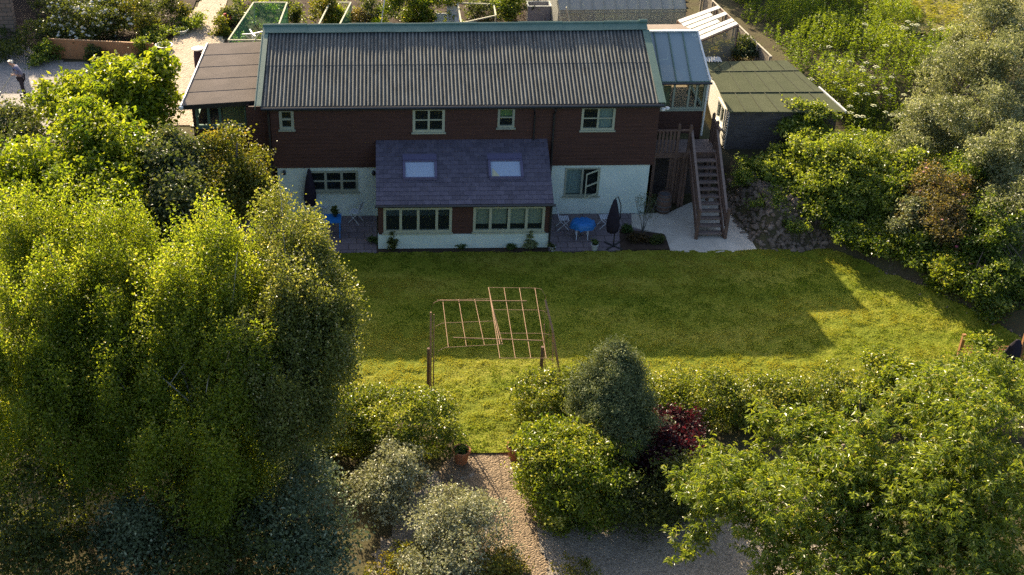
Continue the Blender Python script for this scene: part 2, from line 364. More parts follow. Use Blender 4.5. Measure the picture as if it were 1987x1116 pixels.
tag(MB().prism([(gp(u, v).x, gp(u, v).y) for u, v in ((1202, 446), (1288, 456), (1299, 486), (1204, 487))], -.1, .05).build('planting_soil', M_SOIL), kind='structure')
tag(MB().box(-.42, 6.12, -3.0, -2.66, -.1, .03).build('border_soil', M_SOIL), kind='structure')
# sunlit pasture far top right
M_MEADOW = mat('dry_pasture', (.16, .15, .05), .9, .1, (.26, .22, .08), .6, .08, 5)
grid_sheet('pasture', [(24.5, 14), (31, 10.5), (60, 8), (60, 60), (27, 60)], .3, M_MEADOW, .02, .12, 1, 21)

# ------------------------------------------------------------------ house
HOUSE = thing('house', 'long two storey house with dark corrugated roof, brown boarding over white walls', 'house', (3, 4.4, 0))
RY0, RZ0, RY1, RZ1 = -.22, 4.86, 3.93, 6.46
XL, XR, YB, ZE = -4.43, 10.42, 7.85, 4.78
FR_N = Vector((0, -1, 0))
def wall(name, m, O, U, N, s0, s1, z0, z1, holes=(), t=.12, boards=None, lap=.022, parent=HOUSE):
    """wall skin with real openings; boards = lap board height"""
    b = MB(); O, U, N = Vector(O), Vector(U), Vector(N); P = lambda s, z, n: O + U * s + Vector((0, 0, z)) + N * n
    S = sorted({s0, s1} | {h[0] for h in holes} | {h[1] for h in holes}); zs_ = {z0, z1} | {h[2] for h in holes} | {h[3] for h in holes}
    if boards:
        k = z0
        while k < z1: zs_.add(k); k += boards
    Zs = sorted(zs_); Zs = [z for i, z in enumerate(Zs) if i == 0 or z - Zs[i - 1] > 1e-4]
    for i in range(len(Zs) - 1):
        a, c = Zs[i], Zs[i + 1]; mid = (a + c) / 2
        if boards:
            k = math.floor((mid - z0) / boards + 1e-6); base = z0 + k * boards
            na = lap * (1 - (a - base) / boards); nc = lap * (1 - (c - base) / boards)
        else: na = nc = 0
        for j in range(len(S) - 1):
            sm = (S[j] + S[j + 1]) / 2
            if any(h[0] < sm < h[1] and h[2] < mid < h[3] for h in holes): continue
            b.quad(P(S[j], a, na), P(S[j + 1], a, na), P(S[j + 1], c, nc), P(S[j], c, nc))
            if boards and abs(a - base) < 1e-4: b.quad(P(S[j], a, 0), P(S[j + 1], a, 0), P(S[j + 1], a, na), P(S[j], a, na))
            b.quad(P(S[j], a, -t), P(S[j], c, -t), P(S[j + 1], c, -t), P(S[j + 1], a, -t))
    for h in list(holes) + [(s0, s1, z0, z1)]:
        a, c, d, e = h
        for q in (((a, d), (c, d)), ((c, d), (c, e)), ((c, e), (a, e)), ((a, e), (a, d))):
            (p1, q1), (p2, q2) = q; b.quad(P(p1, q1, 0), P(p2, q2, 0), P(p2, q2, -t), P(p1, q1, -t))
    me = b.build(name, m, parent); return me
def window(parent, O, U, N, s0, s1, z0, z1, cols, rows, fm, curtain=None, sill=True, fw=.07, bar=.035, only=None, mull=None, label=None):
    O, U, N = Vector(O), Vector(U), Vector(N); P = lambda s, z, n: O + U * s + Vector((0, 0, z)) + N * n
    b = MB()
    def bx(a, c, d, e, n0, n1):
        i = len(b.v); b.v += [tuple(P(s, z, n)) for n in (n0, n1) for z in (d, e) for s in (a, c)]
        b.f += [tuple(i + k for k in q) for q in ((0, 2, 3, 1), (4, 5, 7, 6), (0, 1, 5, 4), (2, 6, 7, 3), (0, 4, 6, 2), (1, 3, 7, 5))]
    for a, c, d, e in ((s0 - .01, s0 + fw, z0 - .01, z1 + .01), (s1 - fw, s1 + .01, z0 - .01, z1 + .01), (s0 + fw, s1 - fw, z0 - .01, z0 + fw), (s0 + fw, s1 - fw, z1 - fw, z1 + .01)):
        bx(a, c, d, e, -.07, .032)
    cs = mull or [s0 + (s1 - s0) * k / cols for k in range(1, cols)]
    for s in cs: bx(s - bar, s + bar, z0 + fw, z1 - fw, -.05, .02)
    for r in range(1, rows):
        z = z0 + (z1 - z0) * r / rows; edges = [s0 + fw] + [x for s in cs for x in (s - bar, s + bar)] + [s1 - fw]
        for k in range(0, len(edges), 2): bx(edges[k], edges[k + 1], z - bar * .6, z + bar * .6, -.045, .012)
    fr = b.build('window', fm, parent)
    if label: fr['label'] = label
    g = MB(); g.quad(P(s0 + fw, z0 + fw, -.02), P(s1 - fw, z0 + fw, -.02), P(s1 - fw, z1 - fw, -.02), P(s0 + fw, z1 - fw, -.02)); g.build('pane', M_GLASS, fr)
    if sill:
        b = MB(); bx(s0 - .06, s1 + .06, z0 - .06, z0 - .011, -.02, .10); b.build('sill', fm, fr)
    if curtain:
        for (a, c, d, e, cm) in curtain:
            k = MB(); n = max(2, int((c - a) / .06)); 
            for i in range(n):
                x0 = a + (c - a) * i / n; x1 = a + (c - a) * (i + 1) / n
                k.quad(P(x0, d, -.09 - .02 * (i % 2)), P(x1, d, -.09 - .02 * ((i + 1) % 2)), P(x1, e, -.09 - .02 * ((i + 1) % 2)), P(x0, e, -.09 - .02 * (i % 2)))
            k.build('curtain' if cm is M_CURT else 'blind', cm, fr)
    return fr
O0, UX = (0, 0, 0), (1, 0, 0)
UPH = [(-4.09, -3.55, 3.84, 4.66), (1.01, 2.22, 3.68, 4.66), (4.26, 4.89, 3.84, 4.66), (7.46, 8.73, 3.70, 4.66)]
LOH = [(-3.05, -1.15, 1.13, 2.03), (7.01, 8.36, .84, 2.06)]
wall('upper_wall', M_BOARD, (0, -.03, 0), UX, FR_N, XL, XR, 2.19, ZE, UPH, .14, boards=.15)
wall('lower_wall', M_WHITE, O0, UX, FR_N, XL + .04, XR - .03, 0, 2.185, LOH, .15)
for nm, mt, z0, z1, bd in (('side_wall', M_WHITE, 0, 2.185, None), ('side_wall', M_BOARD, 2.19, ZE, .15)):
    wall(nm, mt, (XL + (.0 if bd else .04), 0, 0), (0, 1, 0), (-1, 0, 0), .0, YB, z0, z1, (), .1, boards=bd)
    wall(nm, mt, (XR - (.0 if bd else .03), 0, 0), (0, 1, 0), (1, 0, 0), .0, YB, z0, z1, (), .1, boards=bd)
wall('back_wall', M_BOARD, (0, YB, 0), UX, (0, 1, 0), XL, XR, 0, ZE, (), .1, boards=.15)
for x in (XL, XR - .06):
    b = MB(); i = 0; b.v = [(x + dx, y, ZE + z) for dx in (0, .06) for y, z in ((0, 0), (YB, 0), (RY1, RZ1 - ZE - .12))]
    b.f = [(0, 2, 1), (3, 4, 5), (0, 1, 4, 3), (1, 2, 5, 4), (2, 0, 3, 5)]; b.build('gable', M_BOARD, HOUSE)
MB().box(XL + .2, XR - .2, .2, YB - .2, 2.2, 2.35).build('floor_slab', M_DARKINT, HOUSE)
MB().box(XL + .2, XR - .2, 3.4, 3.5, .0, 4.7).build('inner_wall', M_DARKINT, HOUSE)
PS = (0, -.03, 0)
window(HOUSE, PS, UX, FR_N, *UPH[0], 1, 2, M_FRAME, fw=.1, bar=.07, label='small upper window with two stacked dark panes')
window(HOUSE, PS, UX, FR_N, *UPH[1], 2, 2, M_FRAME2, fw=.09, bar=.04, label='four pane upper window above the slate roof')
window(HOUSE, PS, UX, FR_N, *UPH[2], 1, 2, M_FRAME, curtain=[(4.3, 4.85, 4.27, 4.62, M_BLINDG)], fw=.08, bar=.04, label='small upper window with a pale green blind')
window(HOUSE, PS, UX, FR_N, *UPH[3], 2, 2, M_FRAME2, curtain=[(8.12, 8.68, 3.74, 4.62, M_CURT)], fw=.08, bar=.035, label='upper window curtained on one side')
window(HOUSE, O0, UX, FR_N, *LOH[0], 3, 2, M_FRAME, fw=.08, bar=.05, label='wide lower window of six panes')
wf = window(HOUSE, O0, UX, FR_N, *LOH[1], 2, 1, M_FRAME, curtain=[(7.07, 7.72, .9, 2.0, M_CURT)], fw=.05, bar=.04, label='lower window with one casement open')
b = MB()      # open casement
p0, p1 = Vector((8.30, -.04, 0)), Vector((7.78, -.42, 0))
for a, c in (((0, .95), (1, .95)), ((0, 1.45), (1, 1.45)), ((0, 1.98), (1, 1.98))):
    b.beam(p0.lerp(p1, a[0]) + Vector((0, 0, a[1])), p0.lerp(p1, c[0]) + Vector((0, 0, c[1])), .04, .05)
b.beam(p0 + Vector((0, 0, .92)), p0 + Vector((0, 0, 2.0)), .045); b.beam(p1 + Vector((0, 0, .92)), p1 + Vector((0, 0, 2.0)), .045)
b.build('casement', M_FRAME2, wf)

# corrugated roof
def corrugated(name, x0, x1, ya, za, yb, zb, pitch, amp, m, parent, seg=6):
    n = int((x1 - x0) / pitch * seg); X = np.linspace(x0, x1, n + 1); dz = np.sin((X - x0) / pitch * 2 * np.pi) * amp
    rows = []; sl = math.hypot(yb - ya, zb - za); ny_, nz_ = -(zb - za) / sl, (yb - ya) / sl
    if nz_ < 0: ny_, nz_ = -ny_, -nz_
    # two courses of sheets, the upper lapping over the lower
    for (t0, t1, lift) in ((0, .52, 0), (.50, 1, .012)):
        for t in (t0, t1): rows.append((ya + (yb - ya) * t, za + (zb - za) * t, lift))
    V = []; F = []
    for (y, z, l) in rows: V.append(np.stack([X, y + ny_ * (dz + l), z + nz_ * (dz + l)], -1))
    V = np.concatenate(V); k = n + 1
    for r in (0, 2):
        a = np.arange(n) + r * k; F.append(np.stack([a, a + 1, a + 1 + k, a + k], -1))
    for r in (0, 2):   # visible sheet edge, turned down
        e0 = V[r * k:(r + 1) * k]; s = len(V); V = np.concatenate([V, e0, e0 - np.array([0, 0, .016])]); a = np.arange(n)
        F.append(np.stack([a + s + k, a + s + k + 1, a + s + 1, a + s], -1))
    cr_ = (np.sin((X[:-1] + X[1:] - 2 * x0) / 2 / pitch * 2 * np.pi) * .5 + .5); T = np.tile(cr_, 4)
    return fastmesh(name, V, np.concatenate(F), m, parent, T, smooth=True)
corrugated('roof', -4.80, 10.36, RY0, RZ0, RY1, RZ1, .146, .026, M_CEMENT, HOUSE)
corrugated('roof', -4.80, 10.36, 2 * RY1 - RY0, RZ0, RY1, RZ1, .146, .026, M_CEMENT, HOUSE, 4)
b = MB()    # ridge capping, in overlapping lengths
for i in range(9):
    x0 = -4.90 + i * 1.70; x1 = x0 + 1.70 + (.05 if i < 8 else 0.02); l = .0 if i % 2 else .010
    for sgn in (-1, 1):
        b.sheet((x0, RY1, RZ1 + .10 + l), (x1, RY1, RZ1 + .10 + l), (x1, RY1 + sgn * .40, RZ1 - .07 + l), (x0, RY1 + sgn * .40, RZ1 - .07 + l), .012)
    b.tube([(x0, RY1, RZ1 + .09 + l), (x1, RY1, RZ1 + .09 + l)], .065 + l, 8)
b.tube([(10.12, RY1, RZ1 + .14), (10.44, RY1, RZ1 + .14)], .09, 8)
b.build('ridge_cap', M_GREENTRIM, HOUSE)
for x0, x1 in ((-4.98, -4.74), (10.30, 10.56)):
    b = MB()
    for sgn in (-1, 1):
        ye, yr = RY1 + sgn * (RY1 - RY0 + .02), RY1 + sgn * .38; sl_ = (RZ1 - RZ0) / (RY1 - RY0)
        zr = RZ1 - .38 * sl_; dx_ = .07 if x0 < 0 else -.09
        b.sheet((x0, ye, RZ0 + .045), (x1, ye, RZ0 + .045), (x1 + dx_, yr, zr + .065), (x0 + dx_, yr, zr + .065), .02)
        xo = x0 if x0 < 0 else x1
        b.beam((xo, ye, RZ0 - .05), (xo + dx_, yr, zr - .03), .03, .2)
    b.build('verge_trim', M_GREENTRIM, HOUSE)
b = MB()
b.tube([(-4.75, -.30, 4.80), (10.5, -.30, 4.80)], .062, 8); b.beam((-4.7, -.24, 4.74), (10.4, -.24, 4.74), .012, .13)
b.build('gutter', M_GUTTER, HOUSE)
MB().box(-4.55, 10.45, -.2, -.035, 4.68, 4.735).build('soffit', M_SOFFIT, HOUSE)
b = MB(); b.tube([(6.42, -.30, 4.76), (6.42, -.26, 4.62), (6.40, -.11, 4.4), (6.40, -.11, .15)], .045, 8); b.build('downpipe', M_GUTTER, HOUSE)
b = MB(); b.tube([(5.55, -.30, 4.76), (5.62, -.25, 4.62), (5.66, -.10, 4.4), (5.66, -.10, 3.32)], .035, 8); b.build('downpipe', M_GUTTER, HOUSE)
b = MB(); b.tube([(-4.5, -.30, 4.76), (-4.5, -.10, 4.5), (-4.5, -.10, .1)], .045, 8); b.build('downpipe', M_GUTTER, HOUSE)
for x, z in ((-4.02, 2.03), (-.52, 1.98)):
    b = MB(); b.tube([(x, -.002, z), (x, -.14, z + .02)], [.06, .05], 8); b.lathe((x, -.16, z - .09), [(.02, 0), (.075, .03), (.075, .12), (.03, .17)], 10); b.build('wall_light', M_GUTTER, HOUSE)
# ---- slate lean-to extension
EX0, EX1, EY = -.36, 6.14, -2.66
EH = [(-.14, 2.42, .74, 1.80), (3.24, 5.92, .74, 1.82)]
wall('extension_wall', M_BOARD, (0, EY, 0), UX, FR_N, EX0 + .02, EX1 - .02, .66, 1.98, EH, .12, boards=.14)
wall('plinth_wall', M_WHITE, (0, EY - .05, 0), UX, FR_N, EX0, EX1, .05, .655, (), .2)
MB().box(EX0 + .02, EX1 - .02, EY - .03, EY + .1, -.05, .055).build('plinth_base', M_GUTTER, HOUSE)
for x, n_ in ((EX0, (-1, 0, 0)), (EX1, (1, 0, 0))):
    b = MB(); q = -1 if n_[0] < 0 else 1; x2 = x - q * .1
    b.v = [(xx, y, z) for xx in (x, x2) for y, z in ((EY + .12, .66), (0, .66), (0, 3.25), (EY + .12, 2.05))]
    b.f = [(0, 1, 2, 3), (7, 6, 5, 4), (0, 4, 5, 1), (1, 5, 6, 2), (2, 6, 7, 3), (3, 7, 4, 0)]; b.build('extension_side', M_BOARD, HOUSE)
    MB().box(min(x, x2) - .004, max(x, x2) + .004, EY + .15, -.003, 0, .655).build('extension_side', M_WHITE, HOUSE)
PE = (0, EY, 0)
bl = lambda a, c: (a, c, 1.02, 1.77, M_BLIND)
window(HOUSE, PE, UX, FR_N, *EH[0], 4, 1, M_FRAME2, fw=.09, bar=.05, mull=[.50, 1.16, 1.86], label='long low window of four dark panes')
window(HOUSE, PE, UX, FR_N, *EH[1], 4, 1, M_FRAME2, curtain=[bl(3.3, 3.85), bl(3.92, 4.5), bl(4.62, 5.2), bl(5.28, 5.86)], fw=.09, bar=.05, mull=[3.88, 4.58, 5.24], label='long low window with cream blinds drawn down')
# slates: courses with real laps
def slates(x0, x1, ya, za, yb, zb, rows, m):
    rnd = np.random.RandomState(4); V = []; F = []; T = []
    dy, dz = (yb - ya) / rows, (zb - za) / rows; sl = math.hypot(dy, dz); ny_, nz_ = -dz / sl, dy / sl
    for r in range(rows):
        wdt = .30; off = (r % 2) * wdt / 2; x = x0 - off
        while x < x1:
            a, c = max(x, x0), min(x + wdt - .006, x1)
            if c - a > .02:
                l = .018 + rnd.rand() * .006; y, z = ya + dy * r, za + dz * r; i = len(V)
                V += [(a, y + ny_ * l, z + nz_ * l), (c, y + ny_ * l, z + nz_ * l), (c, y + dy * 1.3 + ny_ * .002, z + dz * 1.3 + nz_ * .002), (a, y + dy * 1.3 + ny_ * .002, z + dz * 1.3 + nz_ * .002), (a, y, z), (c, y, z)]
                F += [(i, i + 1, i + 2, i + 3), (i + 4, i + 5, i + 1, i)]; t = rnd.rand(); T += [t, t]
            x += wdt
    return V, F, T
ZT, ZB = 3.34, 2.03
V, F, T = slates(EX0 - .06, EX1 + .06, EY - .24, ZB, -.02, ZT, 15, M_SLATE)
value_by_tint(M_SLATE, .86, 1.2)
fastmesh('slate_roof', V, F, M_SLATE, HOUSE, T)
MB().sheet((EX0 - .05, EY - .22, ZB - .012), (EX1 + .05, EY - .22, ZB - .012), (EX1 + .05, -.02, ZT - .012), (EX0 - .05, -.02, ZT - .012), .1).build('roof_deck', M_GUTTER, HOUSE)
b = MB(); b.tube([(EX0 - .1, EY - .29, 1.99), (EX1 + .12, EY - .29, 1.99)], .055, 8); b.build('gutter', M_GUTTER, HOUSE)
b = MB(); b.tube([(EX1 + .02, EY - .28, 1.96), (EX1 + .0, EY - .10, 1.8), (EX1 + .0, EY - .10, .1)], .04, 8); b.build('downpipe', M_GUTTER, HOUSE)
def on_slope(x, y, l=0): return Vector((x, y, ZB + (ZT - ZB) * (y - (EY - .24)) / (-.02 - (EY - .24)) + l))
for k, (x0, x1) in enumerate(((.70, 1.80), (3.94, 5.06))):
    y0, y1 = -1.78, -1.10; b = MB()
    for a, c in (((x0 - .09, y0 - .05), (x1 + .09, y0 - .05)), ((x0 - .09, y1 + .05), (x1 + .09, y1 + .05)), ((x0 - .05, y0 - .0), (x0 - .05, y1)), ((x1 + .05, y0), (x1 + .05, y1))):
        b.beam(on_slope(*a, .06), on_slope(*c, .06), .09, .1)
    b.sheet(on_slope(x0 - .1, y1 + .09, .05), on_slope(x1 + .1, y1 + .09, .05), on_slope(x1 + .1, y1 + .40, .03), on_slope(x0 - .1, y1 + .40, .03), .01)
    f = b.build('skylight', mat('skylight_frame', (.11, .10, .17), .5, .4), HOUSE)
    MB().quad(on_slope(x0, y0, .05), on_slope(x1, y0, .05), on_slope(x1, y1, .05), on_slope(x0, y1, .05)).build('blind', M_SKYBL, f)
    MB().quad(on_slope(x0, y0, .08), on_slope(x1, y0, .08), on_slope(x1, y1, .08), on_slope(x0, y1, .08)).build('glass', glassmat('skylight_glass', (.95, .97, 1), .8), f)
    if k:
        MB().quad(on_slope(x0 + .03, y0 + .02, .058), on_slope(x0 + .33, y0 + .02, .058), on_slope(x0 + .06, y1 - .28, .058)).build('painted_sun_patch', mat('sun_patch_cream', (.72, .62, .34), .8), f)  # cream triangle imitates a patch of sunlight by colour, not a cloth fold
        f['label'] = 'skylight with a painted cream patch of sun in its pane'

# ---- felt roofed garden room on the left (upper level)
CR = [Vector((-7.87, .55, 4.60)), Vector((-5.02, .95, 4.60)), Vector((-5.02, 5.1, 5.45)), Vector((-7.32, 5.0, 5.42))]
b = MB()
for i in range(5):
    t0, t1 = i / 5, (i + 1) / 5 + (.012 if i < 4 else 0); l = 0
    q = [CR[0].lerp(CR[3], t0), CR[1].lerp(CR[2], t0), CR[1].lerp(CR[2], t1), CR[0].lerp(CR[3], t1)]
    q = [p + Vector((0, 0, .012 * (1 - t) + l)) for p, t in zip(q, (0, 0, 1, 1))]
    b.sheet(*q, .02)
b.build('felt_roof', M_FELT, HOUSE)
b = MB(); q = [p - Vector((0, 0, .022)) for p in CR]; b.sheet(*q, .16); b.build('roof_deck', M_GUTTER, HOUSE)
b = MB(); b.beam(CR[0] + Vector((-.03, -.02, -.06)), CR[3] + Vector((-.03, 0, -.06)), .05, .2); b.lathe(CR[0] + Vector((-.03, -.06, -.14)), [(.05, 0), (.09, .04), (.09, .12), (.05, .15)], 10); b.build('fascia', M_WHITEP, HOUSE)
GL0, GL1, GLY = -7.62, -5.42, 1.35
wall('garden_room_wall', M_BOARD, (0, GLY, 0), UX, FR_N, GL0, GL1, 1.2, 4.45, [(-7.5, -5.5, 3.35, 4.38)], .1, boards=.15)
wall('garden_room_wall', M_BOARD, (GL0, 0, 0), (0, 1, 0), (-1, 0, 0), GLY, 4.9, 1.9, 4.6, [(1.6, 4.6, 3.3, 4.3)], .1, boards=.15)
wall('garden_room_wall', M_BOARD, (0, 4.9, 0), UX, (0, 1, 0), GL0, XL, 1.9, 5.1, [(-7.3, -5.2, 3.0, 4.7)], .1)
wall('lobby_wall', M_BOARD, (0, .62, 0), UX, FR_N, -5.42, XL + .0, 0, 4.5, (), .1, boards=.15)
wall('lobby_wall', M_BOARD, (-5.42, 0, 0), (0, 1, 0), (-1, 0, 0), .62, 1.35, 0, 4.5, (), .1, boards=.15)
window(HOUSE, (0, GLY, 0), UX, FR_N, -7.5, -5.5, 3.35, 4.38, 3, 1, M_GREENTRIM, fw=.08, bar=.05, mull=[-7.0, -6.55], curtain=[(-6.45, -5.6, 3.45, 4.3, mat('ochre_cloth', (.42, .27, .12), .9, .1, (.25, .3, .16), 5))])
window(HOUSE, (GL0, 0, 0), (0, 1, 0), (-1, 0, 0), 1.6, 4.6, 3.3, 4.3, 3, 1, M_GREENTRIM)
window(HOUSE, (0, 4.9, 0), UX, (0, 1, 0), -7.3, -5.2, 3.0, 4.7, 2, 1, M_GREENTRIM)
MB().box(GL0 + .12, XL - .02, GLY + .12, 4.78, 2.3, 2.45).build('garden_room_floor', mat('warm_floor', (.30, .20, .12), .7), HOUSE)

# ---- glass roofed sun room on the right (upper level)
SX0, SX1 = 10.50, 12.62; SF, SB = (2.30, 4.70), (4.66, 5.88)
def sr(x, t, l=0): return Vector((x, SF[0] + (SB[0] - SF[0]) * t, SF[1] + (SB[1] - SF[1]) * t + l))
MB().sheet(sr(SX0, 0), sr(SX1 + .2, 0), sr(SX1 + .06, 1), sr(SX0, 1), .02).build('glazed_roof', M_GLASSROOF, HOUSE)
MB().sheet(sr(SX0, 1), sr(SX1 + .06, 1), Vector((SX1 + .1, 7.8, 5.05)), Vector((SX0, 7.8, 5.05)), .05).build('rear_roof', M_FELT, HOUSE)
b = MB()
for x in (SX0 + .42, SX0 + 1.0, SX0 + 1.58): b.beam(sr(x, 0, .02), sr(x, 1, .02), .045, .05)
b.beam(sr(SX0, 0, -.05), sr(SX1 + .2, 0, -.05), .06, .1); b.build('glazing_bar', M_GREENTRIM, HOUSE)
b = MB(); b.beam(sr(SX1 + .22, 0, .01), sr(SX1 + .08, 1, .01), .06, .09); b.beam(sr(SX0, 1, .03), sr(SX1 + .11, 1, .03), .14, .06); b.build('fascia', M_WHITEP, HOUSE)
b = MB(); b.tube([sr(SX0, 0, -.08) + Vector((-.1, -.08, 0)), sr(SX1 + .2, 0, -.08) + Vector((.1, -.08, 0))], .05, 8); b.build('gutter', M_GUTTER, HOUSE)
sy_ = 2.45; SXR = SX1 + .12; zw0 = wp(1340, 211, sy_).z; zw1 = 4.62
wall('sun_room_wall', M_BOARD, (0, sy_, 0), UX, FR_N, XR + .1, SXR, 2.2, zw0, (), .1, boards=.15)
wall('sun_room_wall', M_BOARD, (SXR, 0, 0), (0, 1, 0), (1, 0, 0), sy_, 7.6, 1.0, zw0, (), .1, boards=.15)
window(HOUSE, (0, sy_, 0), UX, FR_N, XR + .1, SXR, zw0, zw1, 5, 1, M_FRAME, fw=.06, bar=.04, mull=[11.02, 11.5, 12.1, 12.4], curtain=[(10.6, 11.4, zw0 + .1, zw1 - .2, mat('ochre_cloth', (.42, .27, .12), .9))])
window(HOUSE, (SXR, 0, 0), (0, 1, 0), (1, 0, 0), sy_, 7.6, zw0, 4.75, 5, 1, M_GREENTRIM, fw=.07, bar=.04)
wall('sun_room_wall', M_FRAME, (0, 2.1, 0), UX, FR_N, XR + .02, XR + .42, 2.3, 4.4, (), .1)
MB().box(XR + .1, SXR - .12, sy_ + .12, 7.5, zw0 - .12, zw0 - .04).build('sun_room_floor', MATS['warm_floor'], HOUSE)
wall('sun_room_wall', M_WHITE, (0, 7.6, 0), UX, (0, 1, 0), XR + .1, SXR, 2.2, 5.0, [(10.8, 12.3, zw0 + .1, 4.8)], .1)
b = MB(); b.tube([(SXR + .06, 2.38, 2.3), (SXR + .06, 2.38, 4.6)], .04, 8); b.build('downpipe', M_WHITEP, HOUSE)
b = MB(); b.lathe((10.52, -.12, 4.50), [(.05, 0), (.09, .03), (.09, .09), (.04, .12)], 10); b.build('flood_light', M_WHITEP, HOUSE)
b = MB(); b.lathe((10.70, -.02, 4.50), [(.05, 0), (.09, .03), (.09, .09), (.04, .12)], 10); b.build('flood_light', M_WHITEP, HOUSE)
# retaining wall below deck
tag(MB().box(10.45, 13.28, 1.72, 1.86, -.05, 2.3).build('retaining_wall', mat('dark_block', (.07, .055, .05), .9, .1, (.11, .09, .08), 4, .01, 15)), 'dark blockwork retaining wall under the timber deck', 'retaining wall')

# ------------------------------------------------------------------ wooden staircase with deck
ST = thing('wooden_staircase', 'dark timber outdoor staircase with open risers climbing to the upper deck', 'staircase', (12.4, -.5, 0))
NT = 12; sx0, sx1 = 11.98, 12.92; yb_, yt_ = -2.02, .55
for i in range(NT - 1):
    z = .2 * (i + 1); y = yb_ + (yt_ - yb_) * (i + .5) / (NT - .5)
    MB().box(sx0, sx1, y - .13, y + .13, z - .045, z).build('tread', M_TREAD, ST)
for x in (sx0 - .03, sx1 + .03):
    b = MB(); b.beam((x, yb_ - .05, .06), (x, yt_ + .05, 2.28), .05, .28, (0, 0, 1)); b.build('stringer', M_DARKWOOD, ST)
    b = MB(); b.beam((x, yb_ - .1, 1.16), (x, yt_ + .15, 3.32), .09, .05); b.build('handrail', M_TREAD, ST)
    b = MB()
    b.beam((x, yb_ - .1, .62), (x, yt_ + .1, 2.80), .035, .20); b.beam((x, yb_ - .1, .92), (x, yt_ + .1, 3.08), .03, .16)
    b.build('side_board', M_DARKWOOD, ST)
for x, y, z0, z1 in ((sx0 - .09, yb_ - .12, 0, 1.28), (sx1 + .09, yb_ - .10, 0, 1.28), (sx0 - .09, yt_ + .10, 0, 3.5), (sx1 + .09, yt_ + .45, 0, 3.5), (sx1 + .09, yt_ + 1.1, 0, 3.55), (sx0 - .55, yt_ + .10, 0, 3.55)):
    b = MB(); b.box(x - .055, x + .055, y - .055, y + .055, z0, z1); b.v += []; b.lathe((x, y, z1), [(.05, 0), (.06, .02), (.02, .07)], 8); b.build('newel_post', M_DARKWOOD, ST)
b = MB()
for i in range(8): b.box(10.5, 13.1, .66 + i * .15, .795 + i * .15, 2.34, 2.38)
b.build('deck', M_TREAD, ST)
MB().box(10.5, 13.1, .60, .655, 2.16, 2.38).build('deck_beam', M_DARKWOOD, ST)
b = MB()
for i in range(7): b.box(10.5 + i * .145, 10.5 + i * .145 + .085, .585, .61, 2.42, 3.32)
b.box(10.48, 11.9, .57, .65, 3.32, 3.37); b.build('balustrade', M_DARKWOOD, ST)
b = MB()
for i in range(5): b.box(sx1 + .07, sx1 + .10, yt_ + .0 + i * .22, yt_ + .12 + i * .22, 2.4, 3.35)
b.box(sx1 + .05, sx1 + .13, yt_ - .05, yt_ + 1.1, 3.35, 3.4); b.build('balustrade', M_DARKWOOD, ST)
b = MB()
for x, y in ((10.6, .7), (11.75, .62)): b.box(x - .06, x + .06, y - .06, y + .06, 0, 2.3)
for i in range(6): b.box(11.2 + i * .11, 11.29 + i * .11, .66, .69, .1, 2.2)
b.build('deck_support', M_DARKWOOD, ST)

# barrel
BR = thing('barrel', 'old wooden barrel standing under the deck beside the white wall', 'barrel', (11.05, .1, 0))
b = MB(); b.lathe((11.05, .1, .03), [(.24, 0), (.30, .25), (.31, .42), (.29, .62), (.25, .82), (.22, .82), (.22, .76), (.0, .76)], 16); b.smooth = True; b.build('body', M_DARKWOOD, BR)
for z, r in ((.14, .278), (.34, .314), (.60, .300), (.76, .272)): MB().lathe((11.05, .1, z), [(r - .01, 0), (r, 0), (r, .05), (r - .01, .05)], 16).build('hoop', mat('dull_iron', (.12, .11, .11), .6, .4), BR)

# ------------------------------------------------------------------ garden furniture
def folding_chair(loc, rz, label):
    t = thing('folding_chair', label, 'chair', (0, 0, 0), 'slatted folding garden chairs')
    M = mat('white_metal', (.62, .66, .72), .4, .4)
    for s in (-1, 1):
        MB().tube([(s * .21, -.22, 0), (s * .21, .16, .44), (s * .20, .30, .88)], .012, 6).build('leg', M, t)
        MB().tube([(s * .19, .24, 0), (s * .19, -.20, .45)], .012, 6).build('leg', M, t)
    b = MB()
    for i in range(6): b.box(-.19, .19, -.20 + i * .068, -.155 + i * .068, .445, .46)
    b.build('seat', M, t); b = MB()
    for i in range(4):
        z = .56 + i * .09; y = .16 + (z - .44) * .32; b.box(-.2, .2, y - .006, y + .006, z, z + .055)
    b.build('backrest', M, t)
    t.location = loc; t.rotation_euler = (0, 0, rz); return t
folding_chair(gp(690, 430, .02), R(-115), 'white slatted folding chair on the right of the square blue table')
folding_chair(gp(628, 419, .02), R(60), 'white slatted folding chair left of the square blue table, near the closed left parasol')
folding_chair(gp(1092, 443, .02), R(92), 'white folding chair left of the blue covered round table')
folding_chair(gp(1172, 440, .02), R(-88), 'white folding chair between the blue covered table and the right parasol')
c = gp(641, 424, .72)
T1 = thing('garden_table', 'square bright blue garden table carrying a pot plant on the left patio', 'table', (c.x, c.y, .02))
MB().box(c.x - .42, c.x + .42, c.y - .36, c.y + .36, .70, .735).build('tabletop', M_BLUE, T1)
for sx in (-1, 1):
    for sy in (-1, 1): MB().box(c.x + sx * .36 - .02, c.x + sx * .36 + .02, c.y + sy * .3 - .02, c.y + sy * .3 + .02, .022, .70).build('leg', M_BLUE, T1)
c = gp(1131, 430, .72)
T2 = thing('garden_table', 'round garden table under a rumpled bright blue cover on the right patio', 'table', (c.x, c.y, .02))
b = MB(); rnd = random.Random(3); n = 28; b.smooth = True
prof = [(0.0, .76), (.30, .757), (.42, .74), (.47, .62), (.49, .50)]
